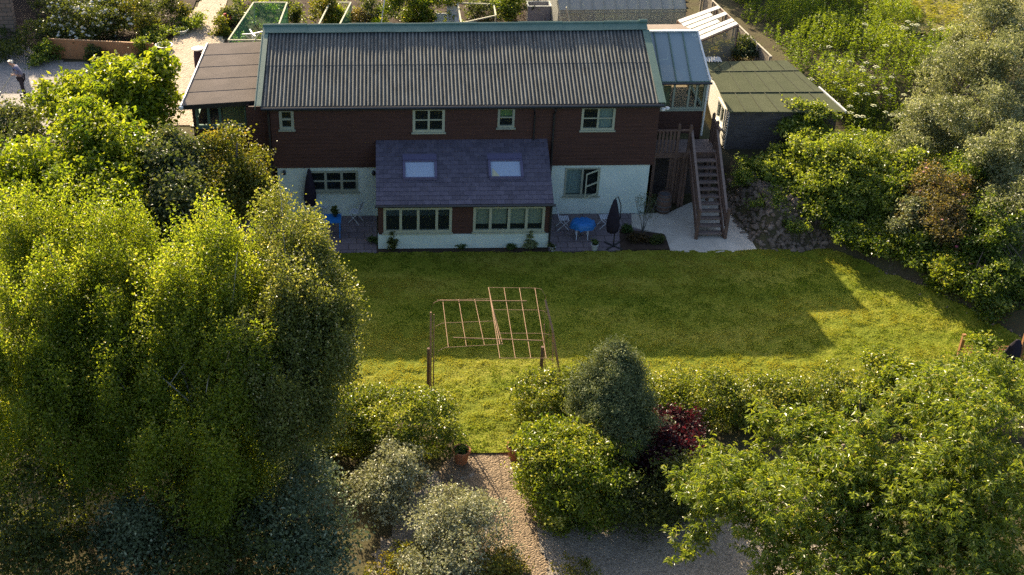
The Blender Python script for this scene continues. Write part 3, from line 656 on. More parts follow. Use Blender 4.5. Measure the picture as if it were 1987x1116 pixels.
for r, z in prof:
    for j in range(n):
        k = 1 + (.10 * math.sin(j * 2.9) + .07 * math.sin(j * 1.3 + 1)) * (r > .4); b.v.append((c.x + r * k * math.cos(2 * math.pi * j / n), c.y + .8 * r * k * math.sin(2 * math.pi * j / n), z + (.015 * math.sin(j * 2.1) if r > .1 else 0)))
for k in range(len(prof) - 1):
    for j in range(n): a = k * n + j; d = k * n + (j + 1) % n; b.f.append((a, d, d + n, a + n))
b.build('cover', M_BLUE, T2)
for a in range(4): b = MB(); x, y = c.x + .3 * math.cos(a * math.pi / 2 + .7), c.y + .3 * math.sin(a * math.pi / 2 + .7); b.tube([(x, y, .022), (x, y, .74)], .018, 6); b.build('leg', mat('white_metal', (.62, .66, .72), .4, .4), T2)

def parasol(p, label, h=2.1, curved=True, lean=0.0):
    t = thing('parasol', label, 'parasol', p, 'closed dark parasols'); x, y = p.x, p.y
    b = MB(); b.tube([(x, y, .02), (x, y, h * .5)], .025, 8); 
    b.build('pole', M_GUTTER, t)
    if curved:
        b = MB(); b.tube([(x + .02, y, .7), (x + .16, y, 1.3), (x + .13, y, 1.8), (x, y, h + .05), (x - .1, y, h - .02)], .022, 6); b.build('arm', M_GUTTER, t)
    b = MB(); b.smooth = True; n = 20; x0 = x - (.1 if curved else 0)
    for k, (r, z) in enumerate([(.10, .62), (.18, .68), (.22, .95), (.19, 1.3), (.13, 1.65), (.05, 2.02), (.0, 2.08)]):
        for j in range(n):
            q = 1 + .28 * (j % 2) * (k < 6) - .1; b.v.append((x0 + lean * z + r * q * math.cos(2 * math.pi * j / n), y + r * q * math.sin(2 * math.pi * j / n), z * h / 2.1))
    for k in range(6):
        for j in range(n): a = k * n + j; d = k * n + (j + 1) % n; b.f.append((a, d, d + n, a + n))
    b.build('canopy', M_BLACKCLOTH, t)
    b = MB()
    for a in range(4):
        q = a * math.pi / 2 + .78; b.beam((x, y, .05), (x + .42 * math.cos(q), y + .42 * math.sin(q), .05), .05, .03)
    b.build('base', M_GUTTER, t)
parasol(gp(1190, 478, .02), 'closed dark parasol with a curved arm standing at the front of the right patio')
parasol(gp(604, 428, .02), 'closed dark parasol in front of the six pane window, half hidden by tree leaves', 2.35, False)

# ------------------------------------------------------------------ shed
SH = thing('shed', 'low shed with sloping olive felt roof and one white windowed end', 'shed', (16, 5, 1.2))
A, B, C_, D_ = gp(1415, 217, 3.02), gp(1640, 217, 3.0), gp(1527, 117, 3.42), gp(1367, 120, 3.44)
b = MB()
for i in range(3):
    t0, t1 = (0, .36, .78)[i], (.37, .79, 1)[i]; l = .01 * (2 - i)
    q = [A.lerp(D_, t0), B.lerp(C_, t0), B.lerp(C_, t1), A.lerp(D_, t1)]
    b.sheet(*[p + Vector((0, 0, .012 * (i % 2))) for p in q], .03)
b.build('roof', M_FELTG, SH)
b = MB()
for i in range(3):
    t0, t1 = (0.01, .37, .79)[i], (.355, .785, .99)[i]
    for k in range(1, 7):
        f = (k + .5 * (i % 2)) / 7; lo, hi = A.lerp(B, f), D_.lerp(C_, f); b.beam(lo.lerp(hi, t0) + Vector((0, 0, .018)), lo.lerp(hi, t1) + Vector((0, 0, .018)), .035, .02)
for t_ in (.365, .785): b.beam(A.lerp(D_, t_) + Vector((.02, 0, .025)), B.lerp(C_, t_) + Vector((-.02, 0, .025)), .05, .022)
b.build('felt_seam', mat('felt_seam', (.055, .062, .034), .9), SH)
b = MB(); b.beam(B + Vector((.03, 0, -.01)), B.lerp(C_, .45) + Vector((.03, 0, .0)), .06, .12); b.build('fascia', M_WHITEP, SH)
def pillar_wall(name, m, a, c, z0a, z1a, z0c, z1c, parent):
    a, c = Vector(a), Vector(c); d = (c - a).normalized(); n_ = Vector((d.y, -d.x, 0)) * .06; b = MB()
    b.v = [tuple(p + q + Vector((0, 0, z))) for q in (Vector((0, 0, 0)), -n_) for p, z in ((a, z0a), (c, z0c), (c, z1c), (a, z1a))]
    b.f = [(0, 1, 2, 3), (7, 6, 5, 4), (0, 4, 5, 1), (1, 5, 6, 2), (2, 6, 7, 3), (3, 7, 4, 0)]; return b.build(name, m, parent)
M_SHEDW = mat('weathered_board', (.075, .062, .055), .85, .15, (.14, .12, .11), 3, .01, 16, stretch=(.6, 1, 7))
pillar_wall('front_wall', M_SHEDW, (A.x + .1, A.y + .2, 0), (B.x - .2, B.y + .2, 0), 1.0, 2.98, 1.0, 2.96, SH)
pillar_wall('back_wall', M_SHEDW, (C_.x - .15, C_.y - .2, 0), (D_.x + .1, D_.y - .2, 0), 1.0, 3.36, 1.0, 3.37, SH)
pillar_wall('side_wall', M_SHEDW, (B.x - .2, B.y + .2, 0), (C_.x - .15, C_.y - .2, 0), 1.0, 2.96, 1.0, 3.36, SH)
ew = A.x + .08; ey = A.y
wall('end_wall', M_WHITEP, (ew, 0, 0), (0, 1, 0), (-1, 0, 0), ey + .22, D_.y - .2, 1.1, 2.97, [(ey + .8, ey + 2.0, 1.95, 2.8)], .08, boards=None, parent=SH)
window(SH, (ew, 0, 0), (0, 1, 0), (-1, 0, 0), ey + .8, ey + 2.0, 1.95, 2.8, 2, 1, M_WHITEP, fw=.08)

# ------------------------------------------------------------------ foliage machinery
def rot_axes(rng, n, up=.5):
    d = rng.normal(size=(n, 3)); d[:, 2] += up; d /= np.linalg.norm(d, axis=1)[:, None]; return d
def leaf_quads(C, rng, L, Wd, up=.8, droop=0.0, curl=.15, axis=None):
    n = len(C); nrm = rot_axes(rng, n, up)
    a = rng.normal(size=(n, 3)) if axis is None else axis + rng.normal(size=(n, 3)) * .35
    a[:, 2] -= droop; a -= nrm * (a * nrm).sum(1)[:, None] * (.9 if axis is None else .3); a /= np.linalg.norm(a, axis=1)[:, None] + 1e-9
    s = np.cross(nrm, a); s /= np.linalg.norm(s, axis=1)[:, None] + 1e-9
    l = (L * rng.uniform(.7, 1.25, n))[:, None]; wd = (Wd * rng.uniform(.7, 1.25, n))[:, None]
    nn = np.cross(a, s)
    V = np.empty((n, 4, 3)); V[:, 0] = C - a * l * .5; V[:, 2] = C + a * l * .5 - nn * l * curl
    V[:, 1] = C + s * wd * .5 + nn * wd * curl; V[:, 3] = C - s * wd * .5 + nn * wd * curl
    return V.reshape(-1, 3)
def lobe(u, v, z, ru, rv, depth=1.0, box=2.0):
    p = gp(u, v, z); s = scale_at(p); rx = ru / s; rz = rv / (s * .87)
    return (p.x, p.y, p.z, rx, rx * depth, rz, box)
def boughs(lobes, rng, k=9, rs=(.32, .58), reach=.90, zf=(.55, .9), core=.80):
    """split every lobe into a core and uneven boughs standing out of it"""
    out = []
    for l in lobes:
        l = tuple(l)
        if l[6] > 2.4: out.append(l); continue
        out.append((l[0], l[1], l[2], l[3] * core, l[4] * core, l[5] * core, 2))
        n = max(4, int(k * min(1.6, (l[3] * l[5]) ** .5)))
        for i in range(n):
            d = rng.normal(size=3); d[2] = d[2] * .8 + .15; d /= np.linalg.norm(d); f = rng.uniform(*rs); q = reach * rng.uniform(.8, 1.12)
            out.append((l[0] + d[0] * l[3] * q, l[1] + d[1] * l[4] * q, l[2] + d[2] * l[5] * q, l[3] * f, l[4] * f, l[5] * f * rng.uniform(*zf), 2))
    return out
def crown_points(lobes, n_cl, rng, fill=.3, rough=.18, zmin=None, bough=None):
    lobes = boughs(lobes, rng, *(bough or ()))
    wts = np.array([l[3] * l[5] + l[3] * l[4] * .5 for l in lobes]); wts /= wts.sum()
    k = rng.choice(len(lobes), n_cl, p=wts); Lb = np.array(lobes)[k]
    d = rng.normal(size=(n_cl, 3)); d[:, 2] = d[:, 2] + .25; d /= np.linalg.norm(d, axis=1)[:, None]
    bx = Lb[:, 6]; nr = (np.abs(d) ** bx[:, None]).sum(1) ** (1 / bx)
    rad = 1 - fill * rng.random(n_cl) ** 1.6
    st = rng.random(n_cl) < .07; rad[st] = rng.uniform(1.02, 1.28, st.sum())      # stray shoots
    # lumpy outline
    lump = 1 + rough * np.sin(d[:, 0] * 5.1 + k * 1.7) * np.cos(d[:, 1] * 4.3 + k) + rough * .6 * np.sin(d[:, 2] * 9 + d[:, 0] * 7)
    P = Lb[:, :3] + d / nr[:, None] * (rad * lump)[:, None] * Lb[:, 3:6]
    out = d.copy()
    g = height(P[:, 0], P[:, 1]) + (.05 if zmin is None else zmin)
    P[:, 2] = np.maximum(P[:, 2], g + rng.random(n_cl) * .15)
    return P, out
def foliage(name, lobes, m, parent, seed, n_cl=400, per=40, L=.12, Wd=.08, spread=.22, up=.8, droop=0.0, hang=0.0, fill=.3, rough=.18, tvar=.25, tint0=.45, style='leaf', bough=None):
    rng = np.random.default_rng(seed); n_cl = int(n_cl * DENS)
    P, D = crown_points(lobes, n_cl, rng, fill, rough, None, bough)
    tc = np.clip(tint0 + rng.normal(size=n_cl) * tvar, 0, 1)
    C = np.repeat(P, per, 0); Dr = np.repeat(D, per, 0); t = np.repeat(tc, per) + rng.normal(size=n_cl * per) * .12
    N = len(C)
    if style == 'leaf':
        off = rng.normal(size=(N, 3)) * spread * np.array([1, 1, .6]); C = C + off
        if hang: C[:, 2] -= rng.random(N) * hang
        V = leaf_quads(C, rng, L, Wd, up, droop)
    elif style == 'strand':        # weeping strands: leaves strung down thin twigs
        h = rng.random(N) ** .8; sway = np.repeat(rng.normal(size=(n_cl, 2)) * .18, per, 0)
        C = C + rng.normal(size=(N, 3)) * spread * .35 * (1 + h[:, None]); C[:, :2] += sway * h[:, None]; C[:, 2] -= h * hang
        V = leaf_quads(C, rng, L, Wd, up, droop)
    elif style == 'rosette':       # leaves radiating from twig tips and arching down
        d = rng.normal(size=(N, 3)); d[:, 2] = d[:, 2] * .5 - .1; d += Dr * .5; d /= np.linalg.norm(d, axis=1)[:, None]
        nstep = np.repeat(rng.integers(0, 4, size=(n_cl, per)).reshape(-1)[:N], 1)
        tw = Dr + np.array([0, 0, .35]); tw /= np.linalg.norm(tw, axis=1)[:, None]
        C = C - tw * (nstep * spread * .45)[:, None] + d * L * .55 + rng.normal(size=(N, 3)) * .015
        C[:, 2] -= L * .12
        V = leaf_quads(C, rng, L, Wd, .9, droop, .12, axis=d)
        t = t - nstep * .03
    t = np.clip(t, 0, .90); acc = rng.random(len(t)) < .035; t[acc] = 1
    F = np.arange(len(V)).reshape(-1, 4)
    return fastmesh(name, V, F, m, parent, t), P
DENS = 1.0
def trunk(parent, base, top, r, m, P=None, seed=0, nl=14, name='trunk'):
    rng = random.Random(seed); b = MB(); base, top = Vector(base), Vector(top); pts = []; rs = []
    for i in range(7):
        t = i / 6; p = base.lerp(top, t) + Vector((rng.uniform(-.08, .08), rng.uniform(-.08, .08), 0)) * (t > 0) * (t < 1); pts.append(p); rs.append(r * (1 - .75 * t) * (1.35 if i == 0 else 1))
    b.tube(pts, rs, 8)
    if P is not None:
        for i in range(nl):
            q = Vector(P[rng.randrange(len(P))]); t = rng.uniform(.25, .9); s = base.lerp(top, t); mid = s.lerp(q, .5) + Vector((0, 0, .15)); rr = r * (1 - .75 * t) * .5
            b.tube([s, mid, q], [rr, rr * .6, rr * .15], 5, False)
    return b.build(name, m, parent, smooth=True)
def plant(name, label, cat, lobes, m, seed, bark=None, base=None, top=None, tr=.1, group=None, nl=14, limb_name='trunk', part='crown', **kw):
    if base is None:
        x = sum(l[0] for l in lobes) / len(lobes); y = sum(l[1] for l in lobes) / len(lobes)
    else: x, y = base
    z = hz(x, y); t = thing(name, label, cat, (x, y, z), group)
    o, P = foliage(part, lobes, m, t, seed, **kw)
    zt = top if top is not None else max(l[2] for l in lobes)
    xt = sum(l[0] for l in lobes) / len(lobes); yt = sum(l[1] for l in lobes) / len(lobes)
    trunk(t, (x, y, z - .05), (xt, yt, max(zt, z + .2)), tr, bark or M_BARK, P, seed, nl, limb_name)
    return t, P
def blossom(parent, P, seed, n, m, r=.05, name='flowers', up=True):
    rng = np.random.default_rng(seed); Q = P[rng.choice(len(P), n)] + rng.normal(size=(n, 3)) * .05; Q[:, 2] += .05
    if n <= 40:
        for c in Q:
            rr = r * rng.uniform(.7, 1.3); mb = MB(); cc = [float(q) for q in c]; mb.lathe((cc[0], cc[1], cc[2]), [(rr * .5, -rr * .4), (rr, 0), (rr * .75, rr * .45), (rr * .2, rr * .6)], 7); mb.build('flower', m, parent, smooth=True)
        return
    V = []; F = []
    for c in Q:
        k = len(V); rr = r * rng.uniform(.7, 1.3)
        V += [tuple(c + np.array(o) * rr) for o in ((1, 0, 0), (-1, 0, 0), (0, 1, 0), (0, -1, 0), (0, 0, .8), (0, 0, -.6))]
        F += [(k, k + 2, k + 4), (k + 2, k + 1, k + 4), (k + 1, k + 3, k + 4), (k + 3, k, k + 4), (k + 2, k, k + 5), (k + 1, k + 2, k + 5), (k + 3, k + 1, k + 5), (k, k + 3, k + 5)]
    return tag(fastmesh(name, V, F, m, parent, tri=True, smooth=True), kind='stuff')

# leaf colours
LM_BIRCH = leafmat('birch_leaf', (.062, .105, .012), (.205, .26, .026), (.34, .33, .10), trans=.56, rough=.38)
LM_BIRCHG = leafmat('dull_birch_leaf', (.060, .085, .020), (.20, .225, .060), (.40, .38, .20), trans=.42, rough=.36)
LM_BRIGHT = leafmat('bright_leaf', (.070, .13, .012), (.21, .26, .022), (.28, .30, .05), trans=.5, rough=.38)
LM_GREYGREEN = leafmat('greygreen_leaf', (.045, .070, .028), (.11, .135, .055), (.19, .19, .09), trans=.35)
LM_YELLOW = leafmat('yellowgreen_leaf', (.075, .10, .015), (.17, .17, .03), (.30, .22, .05))
LM_OLIVE = leafmat('silver_leaf', (.14, .145, .075), (.34, .34, .20), (.55, .53, .38), trans=.25, tcol=(1.2, 1.2, .7))
LM_GREYLEAF = leafmat('bluegrey_leaf', (.072, .100, .048), (.20, .245, .13), (.36, .40, .26), trans=.25, tcol=(1.2, 1.2, .8))
LM_HEDGE = leafmat('hedge_leaf', (.055, .095, .012), (.21, .245, .038), (.42, .40, .18), rough=.35, trans=.35)
LM_PRIVET = leafmat('privet_leaf', (.050, .095, .010), (.19, .235, .026), (.38, .36, .12), rough=.35, trans=.4)
LM_JUNIPER = leafmat('juniper_leaf', (.060, .090, .034), (.22, .25, .11), (.34, .37, .18), trans=.12, rough=.7)
LM_RED = leafmat('red_leaf', (.026, .009, .012), (.045, .012, .018), (.13, .025, .035), tcol=(1.5, .8, .8))
LM_CHERRY = leafmat('cherry_leaf', (.060, .105, .014), (.24, .29, .045), (.32, .29, .11), rough=.32, trans=.4)
LM_BANK = leafmat('shrub_leaf', (.050, .092, .013), (.21, .265, .042), (.34, .36, .13), rough=.38)
LM_WILLOW = leafmat('willow_leaf', (.060, .075, .028), (.33, .345, .17), (.62, .60, .42), trans=.3, tcol=(1.4, 1.4, .8))
LM_HERB = leafmat('herb_leaf', (.060, .115, .012), (.19, .245, .026), (.28, .30, .06), trans=.5)
LM_GRASS = leafmat('grass_blade', (.085, .145, .014), (.27, .25, .050), (.27, .255, .06), trans=.45, rough=.8, spec=.08)
LM_DARK = leafmat('dark_leaf', (.038, .056, .014), (.10, .125, .032), None)
LM_PATIO = leafmat('pot_leaf', (.035, .07, .02), (.10, .15, .04), None)
#@@PLANTS
# ------------------------------------------------------------------ trees on the left
SPR = dict(spread=.2)
plant('broadleaf_tree', 'bright green spreading tree beside the upper yard, behind the other trees', 'tree',
      [lobe(205, 175, 4.7, 95, 50), lobe(120, 195, 4.3, 58, 46), lobe(290, 165, 4.6, 54, 50), lobe(260, 215, 3.8, 80, 50), lobe(298, 112, 5.6, 17, 26), lobe(260, 235, 3.7, 70, 45), lobe(240, 135, 5.2, 35, 22)],
      LM_BRIGHT, 11, base=(-11.0, 3.2), tr=.16, n_cl=620, per=30, L=.22, Wd=.14, spread=.17, up=1.4, droop=.25, fill=.45, rough=.2, tint0=.6)
plant('broadleaf_tree', 'tall leafy tree with big yellow green leaves at the left edge, below the yard', 'tree',
      [lobe(160, 300, 4.8, 95, 62), lobe(80, 350, 4.3, 85, 65), lobe(225, 330, 4.2, 60, 62), lobe(30, 430, 3.7, 80, 70), lobe(150, 420, 3.7, 110, 80), lobe(178, 252, 5.4, 38, 26), lobe(240, 440, 3.6, 60, 50), lobe(60, 480, 3.4, 80, 40), lobe(160, 480, 3.3, 80, 36)],
      LM_BRIGHT, 12, base=(-11.2, -4.5), tr=.2, n_cl=1500, per=36, L=.17, Wd=.11, spread=.2, up=1.2, droop=.2, fill=.35, rough=.2, tint0=.55)
plant('whitebeam_tree', 'grey green tree standing in front of the felt roofed garden room', 'tree',
      [lobe(335, 335, 4.2, 52, 68), lobe(350, 430, 3.4, 75, 75), lobe(325, 282, 5.0, 24, 32), lobe(385, 290, 4.6, 25, 25)],
      LM_GREYGREEN, 13, base=(-7.6, -5.0), tr=.14, n_cl=620, per=36, L=.14, Wd=.10, spread=.2, up=.9, fill=.35, rough=.24)
plant('fruit_tree', 'yellow green fruit tree against the left corner of the brown boarding', 'tree',
      [lobe(440, 300, 4.3, 45, 42), lobe(475, 345, 3.7, 46, 48), lobe(425, 375, 3.5, 60, 50), lobe(432, 264, 5.0, 20, 18), lobe(505, 300, 4.0, 14, 16), lobe(505, 400, 3.1, 40, 40)],
      LM_YELLOW, 14, base=(-5.6, -4.6), tr=.1, n_cl=520, per=30, L=.12, Wd=.075, spread=.2, up=.8, fill=.4, rough=.3)
BK = dict(m=LM_BIRCH, L=.082, Wd=.052, up=.45, droop=.5, style='strand', bough=(30, (.10, .26), 1.0, (1.0, 2.2), .62))
plant('birch_tree', 'tall weeping birch with the yellowest crown, in the middle of the left trees', 'tree',
      [lobe(392, 440, 8.0, 52, 58), lobe(395, 540, 7.0, 90, 92), lobe(335, 600, 6.4, 75, 92), lobe(440, 680, 5.6, 115, 108), lobe(390, 810, 4.2, 125, 110), lobe(470, 465, 7.0, 58, 52), lobe(400, 900, 3.0, 110, 80), lobe(300, 500, 6.8, 34, 44), lobe(352, 402, 8.2, 16, 26), lobe(430, 398, 8.2, 18, 26), lobe(500, 560, 6.4, 50, 60)],
      seed=15, bark=M_BARKL, base=(-4.3, -19.6), top=6.8, tr=.15, n_cl=2000, per=62, spread=.22, hang=1.15, fill=.45, rough=.28, tint0=.6, nl=26, **BK)
plant('birch_tree', 'weeping birch nearest the blue patio table, its edge hanging over the lawn', 'tree',
      [lobe(560, 465, 7.4, 62, 68), lobe(600, 560, 6.8, 72, 82), lobe(560, 655, 6.0, 95, 92), lobe(640, 615, 6.0, 46, 78), lobe(570, 775, 4.6, 72, 86), lobe(528, 378, 8.0, 30, 36), lobe(600, 420, 7.6, 26, 30), lobe(655, 520, 7.0, 22, 30)],
      seed=16, bark=M_BARKL, base=(-2.6, -19.0), top=6.6, tr=.13, n_cl=1650, per=62, spread=.22, hang=1.05, fill=.45, rough=.28, tint0=.5, nl=26, **dict(BK, m=LM_BIRCHG))
plant('birch_tree', 'weeping birch filling the left edge of the picture', 'tree',
      [lobe(100, 530, 6.6, 105, 70), lobe(215, 560, 6.2, 85, 85), lobe(50, 650, 5.6, 100, 95), lobe(190, 700, 5.0, 120, 110), lobe(255, 640, 5.2, 70, 90), lobe(90, 820, 3.6, 130, 100), lobe(40, 480, 6.6, 50, 46), lobe(165, 488, 6.8, 36, 34), lobe(270, 545, 6.2, 40, 44), lobe(55, 405, 7.4, 55, 50), lobe(190, 410, 7.5, 50, 55), lobe(272, 445, 7.0, 36, 50), lobe(120, 372, 7.8, 34, 34), lobe(250, 820, 3.4, 90, 90)],
      seed=17, bark=M_BARKL, base=(-8.6, -18.0), top=5.8, tr=.15, n_cl=2900, per=62, spread=.22, hang=1.05, fill=.45, rough=.28, tint0=.55, nl=26, **BK)
# shaded undergrowth, bottom left
plant('silver_shrub', 'large blue grey shrub in shade at the bottom left, right of the birches', 'shrub',
      [lobe(590, 930, 2.0, 60, 62), lobe(575, 1020, 1.5, 85, 80), lobe(600, 1090, 1.0, 80, 60)], LM_GREYLEAF, 18, n_cl=420, per=34, L=.11, Wd=.07, spread=.16, fill=.4, rough=.25, tint0=.35)
plant('silver_shrub', 'smaller blue grey shrub in deep shade low in the bottom left corner', 'shrub',
      [lobe(250, 1020, 1.6, 60, 50), lobe(270, 1090, 1.0, 90, 50)], LM_GREYLEAF, 19, n_cl=260, per=30, L=.11, Wd=.07, spread=.18, fill=.4, rough=.25, tint0=.15)
plant('laurel_shrub', 'dark shrub filling the extreme bottom left corner under the birch', 'shrub',
      [lobe(60, 980, 1.8, 130, 80), lobe(80, 1090, 1.0, 130, 70)], LM_DARK, 20, n_cl=420, per=34, L=.11, Wd=.07, fill=.4)
plant('laurel_shrub', 'dark shrub between the two blue grey shrubs at the bottom', 'shrub',
      [lobe(410, 960, 1.6, 110, 80), lobe(430, 1070, 1.0, 110, 80)], LM_DARK, 21, n_cl=420, per=34, L=.11, Wd=.07, fill=.4, tint0=.6)
plant('evergreen_shrub', 'shadowed shrub at the far left edge beside the bright trees', 'shrub',
      [lobe(20, 243, 3.0, 48, 34), lobe(5, 290, 2.8, 60, 40)], LM_GREYGREEN, 22, n_cl=260, per=30, L=.15, Wd=.1, tint0=.5)

# ------------------------------------------------------------------ gate hedges and shrubs in the foreground
plant('hedge', 'clipped hedge on the left of the lawn gap, behind the terracotta pot', 'hedge',
      [(.45, -14.55, .85, 1.45, 1.05, .88, 3.5), (-1.5, -14.2, .8, 1.2, 1.0, .85, 3), (-3.4, -14.0, .8, 1.3, 1.1, .8, 3)], LM_HEDGE, 23, limb_name='stem', tr=.04, n_cl=1050, per=32, L=.10, Wd=.055, spread=.12, up=.7, fill=.25, rough=.10, tint0=.5)
plant('silver_shrub', 'pale silver leaved bush in front of the left hedge', 'shrub',
      [lobe(755, 905, .95, 62, 48), lobe(742, 945, .7, 60, 46)], LM_OLIVE, 24, limb_name='stem', tr=.04, n_cl=300, per=34, L=.09, Wd=.055, spread=.12, fill=.3, tint0=.6)
plant('silver_shrub', 'pale silver bush at the bottom centre between two gravel strips', 'shrub',
      [lobe(890, 1000, .85, 80, 42), lobe(880, 1060, .7, 100, 55), lobe(855, 1110, .5, 80, 36)], LM_OLIVE, 25, limb_name='stem', tr=.04, n_cl=430, per=38, L=.085, Wd=.05, spread=.12, fill=.3, tint0=.72)
plant('golden_shrub', 'low yellow green shrub at the bottom edge right of the silver bush', 'shrub',
      [lobe(960, 1098, .35, 60, 26), lobe(800, 1118, .35, 70, 22)], LM_YELLOW, 26, limb_name='stem', tr=.03, n_cl=150, per=30, L=.10, Wd=.06, spread=.10, tint0=.8)
plant('trailing_shrub', 'thin sprig of leaves at the bottom edge of the shaded gravel', 'shrub',
      [lobe(1120, 1110, .25, 48, 10)], LM_YELLOW, 27, limb_name='stem', tr=.02, n_cl=28, per=22, L=.09, Wd=.055, spread=.08, tint0=.6)
plant('hedge', 'leafy hedge end on the right of the lawn gap, below the wire arch', 'hedge',
      [(4.85, -13.35, .75, .85, .95, .72, 3)], LM_HEDGE, 28, limb_name='stem', tr=.04, n_cl=300, per=34, L=.10, Wd=.055, spread=.12, up=.7, fill=.25, rough=.12, tint0=.6)
plant('privet_bush', 'rounded yellow topped privet bush overhanging the lit gravel path', 'shrub',
      [lobe(1100, 905, 1.25, 90, 62, 1, 2.6), lobe(1125, 950, .9, 92, 82, .9, 2.6), lobe(1060, 880, 1.2, 55, 50)], LM_PRIVET, 29, limb_name='stem', tr=.05, n_cl=800, per=36, L=.105, Wd=.06, spread=.12, up=.8, fill=.25, rough=.14, tint0=.6)
plant('juniper', 'blue green conical juniper rising behind the privet bush', 'conifer',
      [lobe(1192, 712, 2.9, 34, 40, 1, 2.5), lobe(1184, 765, 2.2, 56, 58, 1, 2.5), lobe(1192, 832, 1.3, 72, 72, 1, 2.5), lobe(1145, 742, 2.3, 22, 36, 1, 2.5), lobe(1222, 740, 2.4, 24, 34, 1, 2.5), lobe(1203, 686, 3.2, 12, 24, 1, 2.5), lobe(1170, 706, 2.9, 13, 24, 1, 2.5), lobe(1230, 722, 2.7, 12, 24, 1, 2.5), lobe(1120, 765, 2.0, 14, 26, 1, 2.5), lobe(1252, 790, 1.9, 14, 30, 1, 2.5)], LM_JUNIPER, 30, tr=.09, n_cl=800, per=60, L=.11, Wd=.028, spread=.12, up=.2, droop=-.6, fill=.35, rough=.16, tint0=.5)
plant('barberry_shrub', 'dark red leaved shrub right of the juniper', 'shrub',
      [lobe(1318, 838, 1.0, 52, 34), lobe(1290, 890, .7, 65, 60)], LM_RED, 31, limb_name='stem', tr=.04, n_cl=240, per=36, L=.10, Wd=.07, spread=.13, tint0=.6)
plant('laurel_shrub', 'dark green shrub in shade below the red leaved shrub', 'shrub',
      [lobe(1245, 985, .6, 60, 62), lobe(1340, 940, .8, 60, 60)], LM_DARK, 32, limb_name='stem', tr=.04, n_cl=260, per=34, L=.10, Wd=.06, fill=.35)
plant('hedge', 'long clipped hedge along the far side of the cherry tree', 'hedge',
      [(x, -13.15 - .03 * (x - 6), .66 + .05 * math.sin(x * 2.1), 1.15, .85, .66, 3.2) for x in (6.3, 8.0, 9.8, 11.6, 13.3, 15.0, 16.8)], LM_HEDGE, 33, limb_name='stem', tr=.04, n_cl=1900, per=32, L=.10, Wd=.055, spread=.13, up=.7, fill=.22, rough=.13, tint0=.6)
ct, CP = plant('cherry_tree', 'wide cherry tree with drooping leaves filling the bottom right', 'tree',
      [lobe(1478, 822, 3.4, 42, 34), lobe(1400, 893, 3.1, 52, 26), lobe(1395, 960, 2.8, 80, 42), lobe(1345, 1050, 2.4, 50, 20), lobe(1500, 990, 3.3, 120, 90), lobe(1640, 880, 3.9, 110, 85), lobe(1790, 800, 4.4, 110, 72),
       lobe(1910, 770, 4.6, 110, 60), lobe(1740, 990, 3.6, 170, 110), lobe(1900, 950, 4.0, 140, 130), lobe(1580, 1080, 2.9, 180, 60), lobe(1850, 1110, 3.0, 170, 70), lobe(1560, 880, 3.5, 55, 60)],
      LM_CHERRY, 34, base=(12.2, -21.5), tr=.2, n_cl=6800, per=14, L=.16, Wd=.05, spread=.14, droop=.45, fill=.38, rough=.16, style='rosette', tint0=.5, tvar=.2)
plant('hazel_shrub', 'tangled leafy shrub at the right edge in front of the trellis', 'shrub',
      [lobe(1760, 745, 1.2, 75, 32), lobe(1880, 735, 1.2, 70, 30), lobe(1965, 755, 1.4, 50, 40), lobe(1905, 675, 1.0, 24, 20)], LM_PRIVET, 35, limb_name='stem', tr=.04, n_cl=520, per=30, L=.13, Wd=.07, spread=.15, tint0=.6)

# ------------------------------------------------------------------ bank on the right
def bank(name, label, lobes, m, seed, cat='shrub', **kw):
    kw = dict(dict(limb_name='stem', tr=.05, n_cl=300, per=30, L=.13, Wd=.08, spread=.13, up=.9, fill=.35, rough=.2), **kw)
    return plant(name, label, cat, lobes, m, seed, **kw)
bank('elder_bush', 'round green bush growing over the front corner of the shed', [lobe(1565, 232, 2.5, 50, 33), lobe(1560, 262, 2.1, 45, 26)], LM_BANK, 40, n_cl=330, tint0=.6)
bank('bramble', 'pale leaved bramble at the top of the rubble bank by the shed', [lobe(1485, 325, 1.4, 38, 28), lobe(1530, 350, 1.3, 48, 32)], LM_BANK, 41, n_cl=260, tint0=.75)
bank('laurel_shrub', 'broad sunlit shrub mass on the bank below the shed bush', [lobe(1580, 300, 2.1, 65, 38), lobe(1660, 320, 2.2, 70, 48), lobe(1600, 370, 1.3, 70, 38)], LM_BANK, 42, n_cl=760, tint0=.6)
bank('laurel_shrub', 'sunlit shrub lower down the bank, left of the rose bushes', [lobe(1645, 418, .9, 48, 30), lobe(1705, 398, 1.2, 55, 45)], LM_BANK, 43, n_cl=460, tint0=.6)
t, P = bank('rose_bush', 'rose bush with a few deep pink flowers above the lawn strip', [lobe(1700, 468, .7, 48, 28), lobe(1752, 488, .7, 45, 28)], LM_PRIVET, 44, n_cl=300, L=.11, Wd=.08, tint0=.6)
M_PINK = mat('pink_petal', (.70, .10, .24), .6, .2, (.85, .25, .35), 20)
blossom(t, P, 1, 9, M_PINK, .075)
t, P = bank('rose_bush', 'low rose bush with one cluster of pink flowers at the foot of the bank', [lobe(1855, 525, .9, 48, 34)], LM_PRIVET, 45, n_cl=200, L=.11, Wd=.08, tint0=.6)
blossom(t, P, 2, 6, M_PINK, .08)
t, P = bank('spirea', 'brownish shrub dotted with faded pink flower heads', [lobe(1815, 395, 2.1, 62, 52), lobe(1850, 450, 1.8, 50, 45)], leafmat('bronze_leaf', (.065, .065, .03), (.17, .145, .065), (.32, .20, .14)), 46, n_cl=420, L=.10, Wd=.06)
blossom(t, P, 3, 26, mat('faded_pink', (.55, .25, .22), .8, .1, (.62, .35, .3), 9), .06)
